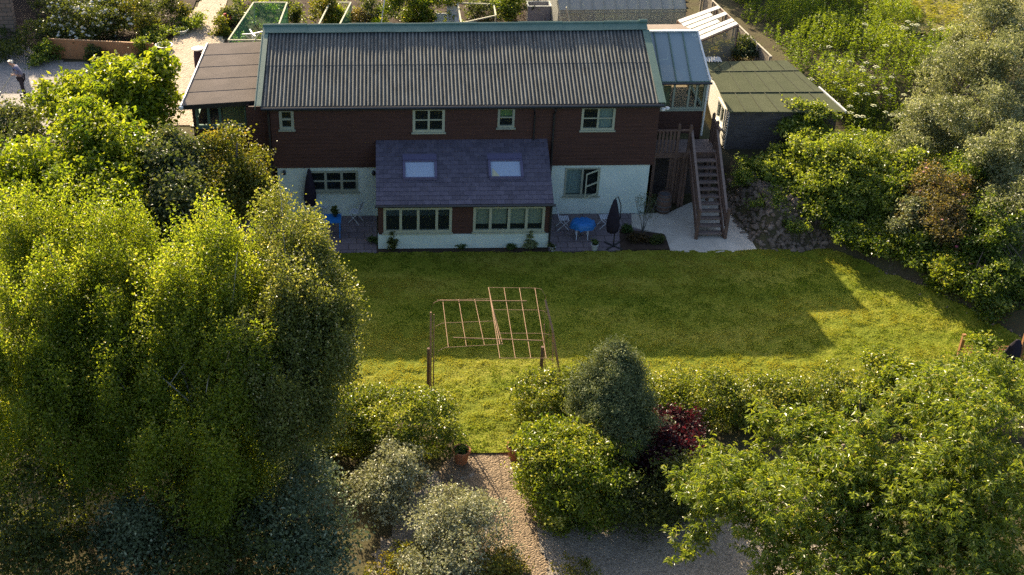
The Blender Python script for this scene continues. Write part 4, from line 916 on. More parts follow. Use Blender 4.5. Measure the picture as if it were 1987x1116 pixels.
bank('hawthorn', 'small light leaved shrub between the rose bush and the brownish shrub', [lobe(1770, 430, 1.6, 38, 38)], LM_WILLOW, 47, n_cl=170, L=.11, Wd=.07, tint0=.4)
WK = dict(L=.14, Wd=.045, up=.5, droop=.1, spread=.15, tvar=.3)
bank('willow_tree', 'tall silvery willow filling the top right corner', [lobe(1925, 70, 4.3, 70, 75), lobe(1870, 150, 3.8, 70, 60), lobe(1960, 150, 4.2, 70, 80), lobe(1820, 230, 3.1, 60, 45), lobe(1900, 250, 3.3, 80, 70)], LM_WILLOW, 48, cat='tree', base=(21.5, 2), limb_name='trunk', tr=.16, n_cl=1700, per=40, **WK)
bank('willow_tree', 'silvery willow below the tallest one, against the right edge', [lobe(1950, 330, 3.1, 60, 70), lobe(1965, 410, 2.7, 50, 55), lobe(1760, 290, 2.5, 45, 40)], LM_WILLOW, 49, cat='tree', base=(21.8, -2), limb_name='trunk', tr=.12, n_cl=620, per=38, **WK)
bank('hawthorn_tree', 'dark green thorn tree low on the right edge above the trellis', [lobe(1880, 340, 2.7, 45, 55), lobe(1905, 450, 1.9, 62, 70), lobe(1955, 550, 1.1, 60, 62), lobe(1925, 598, .6, 35, 26)], LM_BANK, 50, cat='tree', base=(21.6, -5.2), limb_name='trunk', tr=.13, n_cl=950, per=34, L=.11, Wd=.07, tint0=.25)
bank('bramble', 'low scrub along the bank edge between the shrubs and the lawn strip', [lobe(1790, 500, .9, 35, 22), lobe(1650, 450, .9, 35, 16), lobe(1570, 400, .8, 36, 18)], LM_BANK, 51, n_cl=170, tint0=.3)

bank('bramble', 'tangle of low brambles filling the bank between the shed bush and the willow', [lobe(1700, 350, 1.7, 70, 40), lobe(1760, 340, 2.0, 60, 45), lobe(1650, 360, 1.5, 55, 30), lobe(1790, 460, 1.2, 50, 26)], LM_BANK, 52, n_cl=480, tint0=.6)
bank('nettle_patch', 'patch of low green growth on the earth above the rubble by the stairs', [lobe(1440, 345, 1.3, 26, 14), lobe(1500, 395, 1.0, 30, 12), lobe(1545, 440, .7, 26, 9)], LM_BANK, 53, n_cl=90, L=.10, Wd=.06, spread=.1, tint0=.5)
# tall herbs of the rough ground
def herbs(name, poly, n, seed, m, hmin=.5, hmax=1.2, per=26, w_=.17, L=.13, Wd=.06, nsc=.45):
    rng = np.random.default_rng(seed); px = np.array(poly); P = []
    lo, hi = px.min(0), px.max(0); q = rng.uniform(lo, hi, size=(n * 3, 2)); q = q[inside(q[:, 0], q[:, 1], poly)][:n]
    b = vnoise(q[:, 0], q[:, 1], seed, 2, nsc); keep = rng.random(len(q)) < np.clip(.75 + b, .15, 1); q = q[keep]; b = b[keep]
    H = hmin + (hmax - hmin) * np.clip(.5 + b * .9 + rng.normal(size=len(q)) * .12, 0, 1); z0 = height(q[:, 0], q[:, 1])
    k = len(q); f = rng.random((k, per)); C = np.empty((k, per, 3)); r = w_ * (1.05 - f)
    a = rng.uniform(0, 2 * np.pi, (k, per)); C[..., 0] = q[:, :1] + np.cos(a) * r; C[..., 1] = q[:, 1:] + np.sin(a) * r; C[..., 2] = z0[:, None] + f * H[:, None]
    ax = np.stack([np.cos(a), np.sin(a), np.full_like(a, .35)], -1).reshape(-1, 3)
    V = leaf_quads(C.reshape(-1, 3), rng, L, Wd, .7, .2, .15, axis=ax)
    t = np.clip(.45 + b * .5, 0, 1)[:, None] * .8 + f * .25; t = np.clip(t.reshape(-1) + rng.normal(size=k * per) * .1, 0, 1)
    return fastmesh(name, V, np.arange(len(V)).reshape(-1, 4), m, None, t)
hp = [gp(u, v, 1.9) for u, v in ((1400, -30), (1440, 60), (1520, 130), (1545, 170), (1640, 215), (1660, 290), (1800, 330), (1900, 260), (1900, 130), (1780, 60), (1660, -30))]
tag(herbs('tall_weeds', [(p.x, p.y) for p in hp], 3600, 61, LM_HERB, .5, 1.45, 26, .15, .14, .05, .6), 'bright green nettles and tall weeds on the rough ground behind the shed', 'weeds', kind='stuff')
hp = [gp(u, v, 1.4) for u, v in ((1640, 215), (1640, 290), (1560, 290), (1700, 420), (1850, 420), (1850, 290), (1790, 240))]
tag(herbs('bank_weeds', [(p.x, p.y) for p in hp], 1800, 62, LM_BANK, .3, .9), 'coarse grass and weeds among the bank shrubs', 'weeds', kind='stuff')
hp = [gp(u, v, 2.4) for u, v in ((1640, -40), (1800, 62), (1880, 120), (1960, 60), (1990, -40))]
tag(herbs('meadow_grass', [(p.x, p.y) for p in hp], 1500, 63, LM_GRASS, .15, .5, 14, .2, .2, .03), 'dry sunlit grass at the edge of the pasture', 'grass', kind='stuff')
for k, (pp, cnt) in enumerate(((((440, 80), (452, 20), (470, -40), (1330, -40), (1330, 50), (500, 90)), 700), (((90, 100), (60, 40), (60, -40), (370, -40), (330, 50), (290, 105)), 420), (((1375, 60), (1360, 118), (1480, 112), (1420, 40)), 90))):
    hp = [gp(u, v, 2.5) for u, v in pp]
    tag(herbs('bed_plants', [(p.x, p.y) for p in hp], cnt, 70 + k, (LM_BANK, LM_GREYGREEN, LM_YELLOW)[k], .12, .55, 22, .16, .12, .05, .9), ('mixed low planting in the garden beds behind the ridge', 'mixed low planting in the rockery left of the upper path', 'low planting beside the slatted shelter')[k], 'plants', kind='stuff')
# lawn blades
rng = np.random.default_rng(7); q = np.stack([rng.uniform(-3.5, 21.5, 260000), rng.uniform(-15, -3, 260000)], 1)
q = q[inside(q[:, 0], q[:, 1], LAWN)]; b = vnoise(q[:, 0], q[:, 1], 3, 3, 3.2); q = q[rng.random(len(q)) < np.clip(.55 + b * 1.2, .1, 1)]
b = vnoise(q[:, 0], q[:, 1], 3, 3, 3.2)
z = height(q[:, 0], q[:, 1]) + .02 + .004 + (b * .5 + .5) * .10
C = np.stack([q[:, 0], q[:, 1], z + .015], -1); ax = rng.normal(size=C.shape) * .5; ax[:, 2] = 1
V = leaf_quads(C, rng, .055, .022, .0, 0, .1, axis=ax)
t = np.clip(.48 + vnoise(q[:, 0] * .35, q[:, 1], 8, 3, .55) * 1.1 + vnoise(q[:, 0], q[:, 1], 9, 2, 3.0) * .25 + rng.normal(size=len(q)) * .15, 0, 1)
tag(fastmesh('grass', V, np.arange(len(V)).reshape(-1, 4), LM_GRASS, None, t), 'short mown grass blades covering the lawn', 'grass', kind='stuff')

# rubble on the bank
def rubble(name, poly, n, seed, m, s0=.04, s1=.16):
    rng = np.random.default_rng(seed); px = np.array(poly); lo, hi = px.min(0), px.max(0)
    q = rng.uniform(lo, hi, size=(n * 4, 2)); q = q[inside(q[:, 0], q[:, 1], poly)][:n]; z = height(q[:, 0], q[:, 1])
    ico = np.array([(0, 0, 1), (.9, 0, .4), (.28, .85, .4), (-.72, .53, .4), (-.72, -.53, .4), (.28, -.85, .4), (.72, .53, -.4), (-.28, .85, -.4), (-.9, 0, -.4), (-.28, -.85, -.4), (.72, -.53, -.4), (0, 0, -1)])
    fc = np.array([(0, 1, 2), (0, 2, 3), (0, 3, 4), (0, 4, 5), (0, 5, 1), (1, 6, 2), (2, 7, 3), (3, 8, 4), (4, 9, 5), (5, 10, 1), (2, 6, 7), (3, 7, 8), (4, 8, 9), (5, 9, 10), (1, 10, 6), (11, 7, 6), (11, 8, 7), (11, 9, 8), (11, 10, 9), (11, 6, 10)])
    k = len(q); s = s0 + (s1 - s0) * rng.random(k) ** 2.5; V = ico[None] * s[:, None, None] * rng.uniform(.6, 1.3, (k, 12, 1)) * rng.uniform(.6, 1.2, (k, 1, 3))
    V[..., 0] += q[:, :1]; V[..., 1] += q[:, 1:]; V[..., 2] += (z + s * .25)[:, None]
    F = (fc[None] + (np.arange(k) * 12)[:, None, None]).reshape(-1, 3)
    return fastmesh(name, V.reshape(-1, 3), F, m, None, tri=True)
rp = [(13.3, 1.6), (13.45, -.5), (14.2, -3.1), (16.5, -3.2), (17.2, -2.6), (16.2, -1.2), (15, .2), (14.4, 1.4)]
tag(rubble('rubble', rp, 1500, 5, M_RUBBLE, .02, .15), 'loose stones and rubble on the bank beside the staircase', 'rubble', kind='stuff')
rp = [(16.6, -3.0), (17.2, -2.8), (21.5, -9.5), (20.9, -9.6)]
tag(rubble('edge_stones', rp, 260, 6, M_RUBBLE, .02, .09), 'small stones along the dry soil at the foot of the bank', 'stones', kind='stuff')
rp = [(1.75, -14.9), (4.1, -14.9), (4.3, -21), (1.0, -21), (.6, -19), (1.3, -17.3)]
tag(rubble('pebbles', rp, 9000, 8, mat('path_pebble', (.18, .13, .085), .8, .2, (.46, .36, .25), 30), .008, .026), 'loose pebbles on the sunlit gravel path', 'pebbles', kind='stuff')

# cow parsley: white umbels
def umbel(label, p, h, seed):
    rng = random.Random(seed); t = thing('cow_parsley', label, 'wild flower', p, 'cow parsley in the rough ground')
    b = MB(); top = p + Vector((0, 0, h)); b.tube([p, top], [.012, .006], 5)
    for a in range(5): q = top + Vector((math.cos(a * 1.26) * .085, math.sin(a * 1.26) * .085, .05)); b.tube([top, q], .005, 4)
    b.build('stem', LM_HERB if False else mat('green_stem', (.10, .16, .04), .8), t)
    b = MB()
    for a in range(6):
        q = top + (Vector((0, 0, .09)) if a == 5 else Vector((math.cos(a * 1.26) * .085, math.sin(a * 1.26) * .085, .05)))
        b.lathe(q, [(.02, -.010), (.040, .004), (.02, .012)], 7)
    b.build('flower', mat('umbel_white', (.50, .50, .30), .8, .1, (.60, .60, .38), 20), t); return t
rnd = random.Random(12); protos = None
for i in range(46):
    if i < 36: u, v = rnd.gauss(1690, 48), rnd.gauss(160, 30)
    else: u, v = rnd.uniform(1742, 1825), rnd.uniform(76, 96)
    g0 = gp(u, v, 2.7); p = Vector((g0.x, g0.y, hz(g0.x, g0.y))); lab = 'white umbel of cow parsley among the green weeds behind the shed'
    if protos is None: protos = umbel(lab, Vector((0, 0, 0)), 1.02, 1); protos.location = p
    else: dup(protos, p, rnd.uniform(0, 6), lab, rnd.uniform(.9, 1.25))

# ------------------------------------------------------------------ wire arch over the lawn gap
AR = thing('garden_arch', 'rusty wire and cane garden arch spanning the gap in the hedge', 'arch', (3.1, -11, 0))
def canes(name, us, corners, z, r=.009, m=M_IRON, drop=None, rows=4):
    """grid panel given by 4 photo corners on height z"""
    a, b_, c_, d_ = [gp(*p, z) for p in corners]; b = MB()
    for i in range(us): t = i / (us - 1); b.tube([a.lerp(b_, t), d_.lerp(c_, t)], r, 5)
    for i in range(rows):
        t = i / (rows - 1); p, q = a.lerp(d_, t), b_.lerp(c_, t)
        pts = [p, q]
        if drop == 'L': pts = [p + Vector((-.42, 0, -.55)), p + Vector((-.30, 0, -.12)), p + Vector((-.1, 0, -.01)), p, q]
        if drop == 'R': pts = [p, q, q + Vector((.22, 0, -.05)), q + Vector((.38, 0, -.35)), q + Vector((.42, 0, -2.0))]
        b.tube(pts, r * .8, 5)
    b.build(name, m, AR)
canes('mesh_panel', 4, ((859, 582), (952, 580), (975, 668), (870, 674)), 2.08, drop='L', rows=3)
canes('mesh_panel', 4, ((948, 558), (1038, 559), (1060, 695), (970, 695)), 2.14, drop='R', rows=4)
b = MB(); b.tube([gp(848, 583, 2.1), gp(1022, 584, 2.17)], .014, 6); b.tube([gp(879, 655, 2.1), gp(1056, 661, 2.17)], .014, 6); b.tube([gp(948, 558, 2.16), gp(970, 668, 2.12)], .016, 6); b.build('cross_pole', M_POLE, AR)
for (u0, v0, z0_, u1, v1, r) in ((838, 722, .35, 836, 606, .036), (848, 725, .3, 842, 610, .02)):
    g = gp(835, 752, 0); b = MB(); top = wp(u1, v1, g.y); b.tube([(g.x + (u0 - 838) * .01, g.y, 0), top], [r, r * .8], 8); b.build('post', M_POLE, AR)
g = gp(831, 748, 0); b = MB(); b.tube([g, g + Vector((0, 0, 1.45))], .055, 8); b.build('post', M_DARKWOOD, AR)
g = gp(1048, 745, 0); b = MB(); b.tube([g, g + Vector((0, 0, 1.45))], .055, 8); b.build('post', M_DARKWOOD, AR)
g = gp(1090, 752, 0); b = MB(); b.tube([g, wp(1072, 640, g.y) , wp(1058, 582, g.y + .5)], [.04, .034, .03], 8); b.build('post', M_POLE, AR)
for u in (1058, 1073): g = gp(u, 742, 0); b = MB(); b.tube([g, g + Vector((-.12, .3, 2.05))], .014, 6); b.build('post', M_POLE, AR)
MX = thing('planter_box', 'small dark wooden box at the right foot of the wire arch', 'planter', (4.5, -11.2, 0))
b = MB(); c = gp(1027, 742, .2)
for q in ((-.28, .28, -.20, -.16), (-.28, .28, .16, .20), (-.28, -.24, -.16, .16), (.24, .28, -.16, .16)): b.box(c.x + q[0], c.x + q[1], c.y + q[2], c.y + q[3], .0, .24)
b.build('box', M_DARKWOOD, MX); MB().box(c.x - .238, c.x + .238, c.y - .158, c.y + .158, .01, .19).build('soil', M_SOIL, MX)

# terracotta pots at the gap
def pot(name, label, p, r, h, m, lm, seed, n_cl=14, lh=.25, rim=True, L=.09, grp=None):
    t = thing(name, label, 'plant pot', p, grp)
    b = MB(); b.smooth = False; b.lathe(p, [(r * .68, 0), (r * .95, h * .82), (r * 1.08, h * .84), (r * 1.1, h), (r * .92, h), (r * .88, h * .86)], 20); b.build('pot', m, t)
    MB().lathe(p + Vector((0, 0, h * .84)), [(r * .86, 0), (r * .5, .02)], 14).build('soil', M_SOIL, t)
    foliage('plant', [(p.x, p.y, p.z + h + lh * .3, r * .8, r * .8, lh, 2)], lm, t, seed, n_cl, 22, L, L * .6, .05)
    return t
pot('plant_pot', 'terracotta pot with small plants at the left side of the lawn gap', Vector((2.12, -15.25, .01)), .25, .46, M_TERRA, LM_PATIO, 71, 10, .10)
pot('plant_pot', 'terracotta pot half hidden by the privet bush at the right of the gap', Vector((3.72, -15.1, .01)), .25, .46, M_TERRA, LM_PATIO, 72, 10, .10)
c = gp(641, 424, .72)
pot('plant_pot', 'dark pot plant standing on the square blue table', Vector((c.x + .18, c.y + .15, .736)), .10, .14, M_GUTTER, LM_DARK, 73, 14, .22, L=.1)
g = gp(1153, 486, .02); pot('plant_pot', 'pale pot with a small plant in front of the blue covered table', g, .13, .28, mat('grey_pot', (.42, .44, .42), .7), LM_PATIO, 74, 8, .12)
g = gp(1072, 487, .02); pot('plant_pot', 'small pale pot at the foot of the extension corner', g, .11, .2, MATS['grey_pot'], LM_DARK, 75, 5, .07)
# bed in front of the extension
for k, (u, v, z, ru, rv, lab, m, sd) in enumerate(((761, 474, .32, 11, 16, 'small conical evergreen at the left end of the white plinth', LM_DARK, 81), (1028, 472, .36, 12, 18, 'small conical evergreen near the right end of the white plinth', LM_JUNIPER, 82))):
    p = gp(u, v + 10, .02); t = thing('conical_evergreen', lab, 'shrub', p)
    foliage('crown', [(p.x, p.y, .22, .24, .22, .2, 2.5), (p.x, p.y, .42, .16, .16, .18, 2.5), (p.x, p.y, .62, .08, .08, .14, 2.5)], m, t, sd, 60, 30, .07, .03, .04, tint0=.7); MB().tube([p, p + Vector((0, 0, .4))], .015, 5).build('trunk', M_BARK, t)
for u, v, r, lab, sd in ((895, 480, .18, 'low plant at the middle of the bed under the extension windows', 83), (993, 484, .12, 'tiny plant left of the right conical evergreen', 84), (725, 470, .2, 'dark leafy plant at the left corner of the extension', 85)):
    p = gp(u, v, .04); t = thing('border_plant', lab, 'plant', p); foliage('foliage', [(p.x, p.y, .14, r, r * .8, .12, 2)], LM_PATIO, t, sd, 22, 24, .07, .04, .05)
# bare little tree and bed plants on the right patio
p = gp(1247, 452, .05); t = thing('small_tree', 'thin bare stemmed young tree against the white wall', 'tree', p); b = MB(); rnd = random.Random(5)
for i in range(4):
    a = i * 1.6; q = p + Vector((math.cos(a) * .12, math.sin(a) * .08, .55)); r_ = q + Vector((math.cos(a) * .22, math.sin(a) * .1, .6)); b.tube([p, q, r_, r_ + Vector((math.cos(a) * .1, 0, .45))], [.022, .014, .009, .004], 5)
    for j in range(9):
        s = q.lerp(r_, rnd.random()); e = s + Vector((rnd.uniform(-.3, .3), rnd.uniform(-.2, .2), rnd.uniform(.15, .5))); b.tube([s, e], [.005, .002], 4, False)
b.build('trunk', mat('grey_bark', (.12, .12, .11), .9), t)
foliage('crown', [(p.x + .02, p.y, 1.25, .38, .3, .6, 2)], LM_GREYGREEN, t, 86, 45, 9, .06, .035, .1)
for u, v, r, lab, m, sd in ((1235, 468, .42, 'rusty brown low plants in the small bed by the concrete path', leafmat('rust_leaf', (.04, .035, .015), (.11, .07, .03)), 87), (1275, 470, .25, 'dark green low plant at the corner of the small bed', LM_DARK, 88), (1215, 450, .2, 'green clump at the back of the small bed', LM_PATIO, 89)):
    p = gp(u, v, .05); t = thing('border_plant', lab, 'plant', p); foliage('foliage', [(p.x, p.y, .16, r, r * .6, .14, 2)], m, t, sd, 50, 24, .08, .04, .06)
# trellis at the lawn's right end
TR = thing('trellis', 'rusty squared trellis panels between wooden posts at the right end of the lawn', 'trellis', (19.8, -10.2, 0))
M_TREL = mat('trellis_wood', (.30, .14, .06), .8, .15, (.40, .21, .10), 6)
for u in (1857, 1975): g = gp(u, 700, 0); b = MB(); b.box(g.x - .05, g.x + .05, g.y - .05, g.y + .05, 0, 1.05); b.build('post', M_TREL, TR)
ga, gb = gp(1857, 700, 0), gp(2060, 703, 0)
b = MB(); d = gb - ga
for i in range(28): p = ga + d * (i / 27); b.box(p.x - .01, p.x + .01, p.y - .01, p.y + .01, .02, .62)
for j in range(5): b.beam(ga + Vector((0, -.012, .1 + j * .125)), gb + Vector((0, -.012, .1 + j * .125)), .02)
b.build('panel', M_TREL, TR)
g = gp(1952, 712, 0); t = thing('garden_sack', 'dark slumped sheet draped over a stake beside the trellis', 'cover', g); b = MB(); b.smooth = True; n = 14
prof = [(.34, 0), (.30, .25), (.24, .55), (.17, .85), (.08, 1.05), (0, 1.08)]
for k, (r, z) in enumerate(prof):
    for j in range(n): q = 1 + .22 * math.sin(j * 2.7 + k * .6); b.v.append((g.x + .12 * z + r * q * math.cos(2 * math.pi * j / n), g.y + r * .7 * q * math.sin(2 * math.pi * j / n), z))
for k in range(5):
    for j in range(n): a = k * n + j; d_ = k * n + (j + 1) % n; b.f.append((a, d_, d_ + n, a + n))
b.build('sheet', M_BLACKCLOTH, t)

# ------------------------------------------------------------------ upper garden behind the house
Z2 = 2.4
def up(u, v, z=Z2): return gp(u, v, z)
a, c = up(100, 112), up(302, 122)
SC = thing('board_fence', 'low orange brown board screen beside the upper yard', 'fence', ((a.x + c.x) / 2, a.y, Z2))
b = MB(); d = (c - a).normalized(); n_b = 8
for i in range(n_b): b.beam(a + (c - a) * (i / n_b) + Vector((0, 0, .45)), a + (c - a) * ((i + .995) / n_b) + Vector((0, 0, .45)), .04, .9)
b.build('panel', mat('orange_board', (.36, .16, .07), .8, .15, (.46, .23, .11), 1.5, .004, 20), SC)
b = MB(); b.beam(a + Vector((0, 0, .93)), c + Vector((0, 0, .93)), .08, .04); b.build('top_rail', mat('pale_rail', (.5, .28, .14), .8), SC)
for u, v, z, ru, rv, lab, m, sd, ncl in (
    (50, 85, 2.9, 60, 30, 'dark clump of shrubs left of the orange screen', LM_DARK, 101, 120), (92, 100, 2.8, 30, 22, 'green bush against the left end of the orange screen', LM_BANK, 102, 70),
    (180, 105, 2.75, 16, 16, 'small plant in front of the middle of the orange screen', LM_DARK, 103, 30), (272, 100, 2.95, 14, 24, 'upright plant at the right end of the orange screen', LM_BANK, 104, 36),
    (255, 30, 3.3, 45, 30, 'yellow green bush right of the white flowering bush', LM_YELLOW, 105, 120), (300, 20, 3.0, 40, 22, 'dark plants in the rockery beside the path', LM_DARK, 106, 80), (300, 62, 2.7, 32, 12, 'low green plants in the rockery above the path', LM_BANK, 107, 50),
    (355, 25, 2.9, 14, 14, 'small round green shrub in the rockery', LM_YELLOW, 108, 30), (375, 40, 2.7, 26, 14, 'dark green plants bordering the upper path', LM_BANK, 109, 50),
    (425, 55, 2.7, 16, 18, 'yellow green plant right of the upper path', LM_YELLOW, 110, 40), (455, 30, 2.8, 24, 20, 'grey green plants behind the red flowers', LM_GREYGREEN, 111, 60), (575, 30, 2.9, 9, 18, 'dark upright plant right of the green net', LM_DARK, 112, 30),
    (625, 25, 3.2, 22, 28, 'pale yellow green bush inside the fruit cage', LM_YELLOW, 113, 90), (650, 30, 2.9, 18, 22, 'green bush at the right end of the fruit cage', LM_BANK, 114, 60), (700, 35, 2.8, 22, 18, 'reddish brown plant beyond the ridge', leafmat('bronze_leaf', (.07, .065, .03), (.18, .14, .06), (.40, .20, .14)), 115, 50),
    (725, 20, 3.0, 22, 20, 'grey green plant left of the big vegetable bush', LM_GREYGREEN, 116, 60), (735, 46, 2.7, 9, 9, 'vivid lime green little shrub just over the ridge', leafmat('lime_leaf', (.20, .30, .01), (.38, .48, .02)), 117, 26),
    (790, 15, 3.3, 45, 34, 'large leafy green bush behind the middle of the ridge', LM_PRIVET, 118, 190), (840, 8, 3.2, 45, 24, 'leafy bush above the white cold frame', LM_PRIVET, 119, 130), (940, 22, 2.9, 30, 22, 'sparse plants inside the second fruit cage', LM_GREYGREEN, 120, 60),
    (985, 15, 3.1, 26, 26, 'leafy shrub left of the grey water tank', LM_BANK, 121, 100), (1115, 40, 2.8, 22, 12, 'green plants in front of the greenhouse left end', LM_YELLOW, 122, 50), (1180, 44, 2.7, 26, 9, 'low plants in front of the greenhouse middle', LM_BANK, 123, 50), (1250, 42, 2.7, 30, 9, 'dark plants near the right end of the greenhouse', LM_DARK, 124, 50),
    (1400, 98, 2.9, 22, 16, 'yellow green bush below the white slatted roof', LM_YELLOW, 125, 70), (1445, 95, 2.9, 28, 20, 'brown green plants between the slatted roof and the fence', LM_GREYGREEN, 126, 80), (120, -10, 3.4, 60, 20, 'dark bush at the top edge left', LM_DARK, 127, 80), (530, -8, 2.9, 60, 12, 'plants beyond the green net', LM_BANK, 128, 60),
    (1000, -12, 3.2, 60, 16, 'shrubs at the top edge behind the tank', LM_DARK, 129, 80)):
    t, P = plant('garden_shrub', lab, 'shrub', [lobe(u, v, z, ru, rv)], m, sd, limb_name='stem', tr=.025, n_cl=ncl, per=26, L=.13, Wd=.08, spread=.13, nl=6, part='foliage')
t, P = plant('flowering_shrub', 'large shrub covered in white blossom at the top left', 'shrub', [lobe(155, 30, 3.7, 72, 40), lobe(215, 25, 3.4, 40, 40), lobe(150, 60, 3.0, 60, 22)], LM_DARK, 130, limb_name='stem', tr=.06, n_cl=420, per=28, L=.13, Wd=.08, tint0=.6)
blossom(t, P, 5, 620, mat('cream_petal', (.62, .58, .48), .7, .1, (.72, .70, .62), 20), .085)
g = up(440, 62); t = thing('red_flowers', 'clump of red flowers beside the upper path', 'flowers', g); o, P = foliage('foliage', [(g.x, g.y + .6, 2.75, .45, .4, .25, 2)], LM_BANK, t, 131, 40, 20, .1, .06, .1)
blossom(t, P, 6, 34, mat('red_petal', (.65, .05, .06), .6), .06)
# brick wall at top left
a, c = up(-40, 95), up(52, 70)
t = thing('garden_wall', 'old brown stone wall in shadow at the top left corner', 'wall', (a.x, a.y, Z2))
M_OLD = mat('old_stone', (.20, .15, .12), .9, .1, (.32, .25, .2), 2, .02, 8); M_OLD = add_brick(M_OLD, (.24, .17, .13), (.17, .13, .105), (.10, .085, .07), .45, .2, .02)
b = MB(); b.box(a.x - 2, c.x, a.y, a.y + .4, Z2 - .1, Z2 + 2.6); b.build('wall', M_OLD, t); MB().box(a.x - 2.05, c.x + .05, a.y - .05, a.y + .45, Z2 + 2.6, Z2 + 2.7).build('coping', M_RUBBLE, t)
# stone bowls
for u, v, r, lab in ((352, 58, .36, 'shallow white stone bowl of plants beside the upper path'), (318, 88, .42, 'white edged round planter at the end of the orange screen')):
    p = up(u, v, Z2 + .2); p.z = Z2; t = thing('stone_bowl', lab, 'planter', p); MB().lathe(p, [(r * .5, 0), (r * .9, .18), (r, .24), (r * .9, .24), (r * .8, .16)], 18).build('bowl', M_WHITEP, t)
    foliage('plants', [(p.x, p.y, p.z + .24, r * .7, r * .7, .1, 2)], LM_BANK, t, int(u), 22, 18, .09, .05, .06)
# dark butt with round white lid
p = Vector((-8.30, 8.35, Z2)); t = thing('water_butt', 'tall dark water butt with a round white lid beside the felt roof', 'water butt', p)
MB().lathe(p, [(.17, 0), (.21, .5), (.21, 1.2), (.18, 1.5)], 16).build('body', mat('maroon_plastic', (.05, .025, .035), .6), t); MB().lathe(p + Vector((0, 0, 1.5)), [(.25, 0), (.27, .02), (.27, .05), (.10, .10)], 18).build('lid', M_WHITEP, t)
# fruit cages
def cage(label, cor, z, net, loc, tall=1.2):
    t = thing('fruit_cage', label, 'fruit cage', loc); q = [gp(u, v, z) for u, v in cor]; b = MB()
    for i in range(len(q)): b.beam(q[i], q[(i + 1) % len(q)], .07, .05)
    b.build('top_frame', mat('pale_timber', (.42, .40, .28), .8, .1, (.52, .5, .38), 6), t)
    for p in q: b = MB(); b.beam((p.x, p.y, Z2), p - Vector((0, 0, .03)), .05); b.build('post', MATS['pale_timber'], t)
    for i, j in net:
        p, r_ = q[i], q[j]; b = MB(); n = 14
        for k in range(n):
            s0, s1 = k / n, (k + 1) / n; o0, o1 = .04 * math.sin(k * 1.7), .04 * math.sin((k + 1) * 1.7); A_, B_ = p.lerp(r_, s0), p.lerp(r_, s1)
            b.quad((A_.x, A_.y + o0, Z2 + .02), (B_.x, B_.y + o1, Z2 + .02), (B_.x, B_.y + o1 * .2, z - .04), (A_.x, A_.y + o0 * .2, z - .04))
        b.build('net', M_NET, t)
    return t
cage('fruit cage with sagging green netting and a pale timber frame', ((443, 78), (492, 5), (557, 5), (530, 78)), 3.6, ((1, 2), (0, 1), (2, 3)), (-5.5, 12, Z2))
cage('fruit cage with a pale leaning frame right of the green netting', ((615, 55), (640, 5), (681, 5), (656, 54)), 3.6, ((2, 3),), (-2.8, 13, Z2))
cage('open pale timber frame left of the water tank', ((895, 45), (888, 6), (958, 8), (962, 30)), 3.4, (), (4, 14, Z2))
g = gp(740, 38, 3.0); t = thing('cane', 'leaning white cane behind the ridge beside the leafy bush', 'cane', (g.x, g.y, Z2)); b = MB(); b.tube([(g.x - .1, g.y - .6, Z2), gp(746, 0, 4.0)], .03, 6); b.build('pole', M_WHITEP, t)
# rotary airer
p = gp(490, 66, 3.7); t = thing('rotary_airer', 'white four armed rotary clothes airer beside the felt roof', 'clothes airer', (p.x, p.y, Z2))
MB().tube([(p.x, p.y, Z2), (p.x, p.y, 3.72)], .03, 8).build('pole', M_WHITEP, t)
for a in range(4): q = a * math.pi / 2 + .35; b = MB(); b.beam(p, p + Vector((.48 * math.cos(q), .48 * math.sin(q), .05)), .06, .05); b.tube([p - Vector((0, 0, .35)), p + Vector((.36 * math.cos(q), .36 * math.sin(q), .02))], .014, 5); b.build('arm', M_WHITEP, t)
# cold frame
a = up(845, 47); t = thing('cold_frame', 'white glazed cold frame panels propped behind the ridge', 'cold frame', (a.x + .6, a.y, Z2))
M_CF = glassmat('cloudy_glazing', (.8, .85, .8), .25, .4, (.62, .66, .62)); x = a.x
for x0, x1, h in ((x, x + .56, .55), (x + .6, x + 1.14, 1.0)):
    f = MB().sheet((x0, a.y, Z2 + .05), (x1, a.y, Z2 + .05), (x1, a.y + h * .6, Z2 + h * .75), (x0, a.y + h * .6, Z2 + h * .75), .02).build('panel', M_CF if h < .9 else mat('milky_sheet', (.62, .64, .58), .5), t)
    b = MB(); b.beam((x0, a.y - .01, Z2 + .05), (x1, a.y - .01, Z2 + .05), .04); b.beam((x0, a.y + h * .6, Z2 + h * .76), (x1, a.y + h * .6, Z2 + h * .76), .04)
    for xx in (x0, x1): b.beam((xx, a.y, Z2 + .06), (xx, a.y + h * .6, Z2 + h * .77), .04)
    b.build('frame', MATS['white_metal'], t)
# tank
a = up(1023, 48); c = up(1067, 48); t = thing('water_tank', 'open topped grey water tank behind the ridge', 'water tank', ((a.x + c.x) / 2, a.y, Z2)); b = MB(); y0, y1 = a.y, a.y + .75; zt = 3.3
for q in ((a.x, c.x, y0, y0 + .05), (a.x, c.x, y1 - .05, y1), (a.x, a.x + .05, y0 + .05, y1 - .05), (c.x - .05, c.x, y0 + .05, y1 - .05)): b.box(*q, Z2, zt)
b.build('body', M_TANK, t); b = MB()
for q in ((a.x - .03, c.x + .03, y0 - .03, y0 + .04), (a.x - .03, c.x + .03, y1 - .04, y1 + .03), (a.x - .03, a.x + .04, y0 + .04, y1 - .04), (c.x - .04, c.x + .03, y0 + .04, y1 - .04)): b.box(*q, zt + .002, zt + .05)
b.build('rim', MATS['grey_pot'], t); MB().box(a.x + .05, c.x - .05, y0 + .05, y1 - .05, Z2 + .3, Z2 + .32).build('water', M_GUTTER, t)
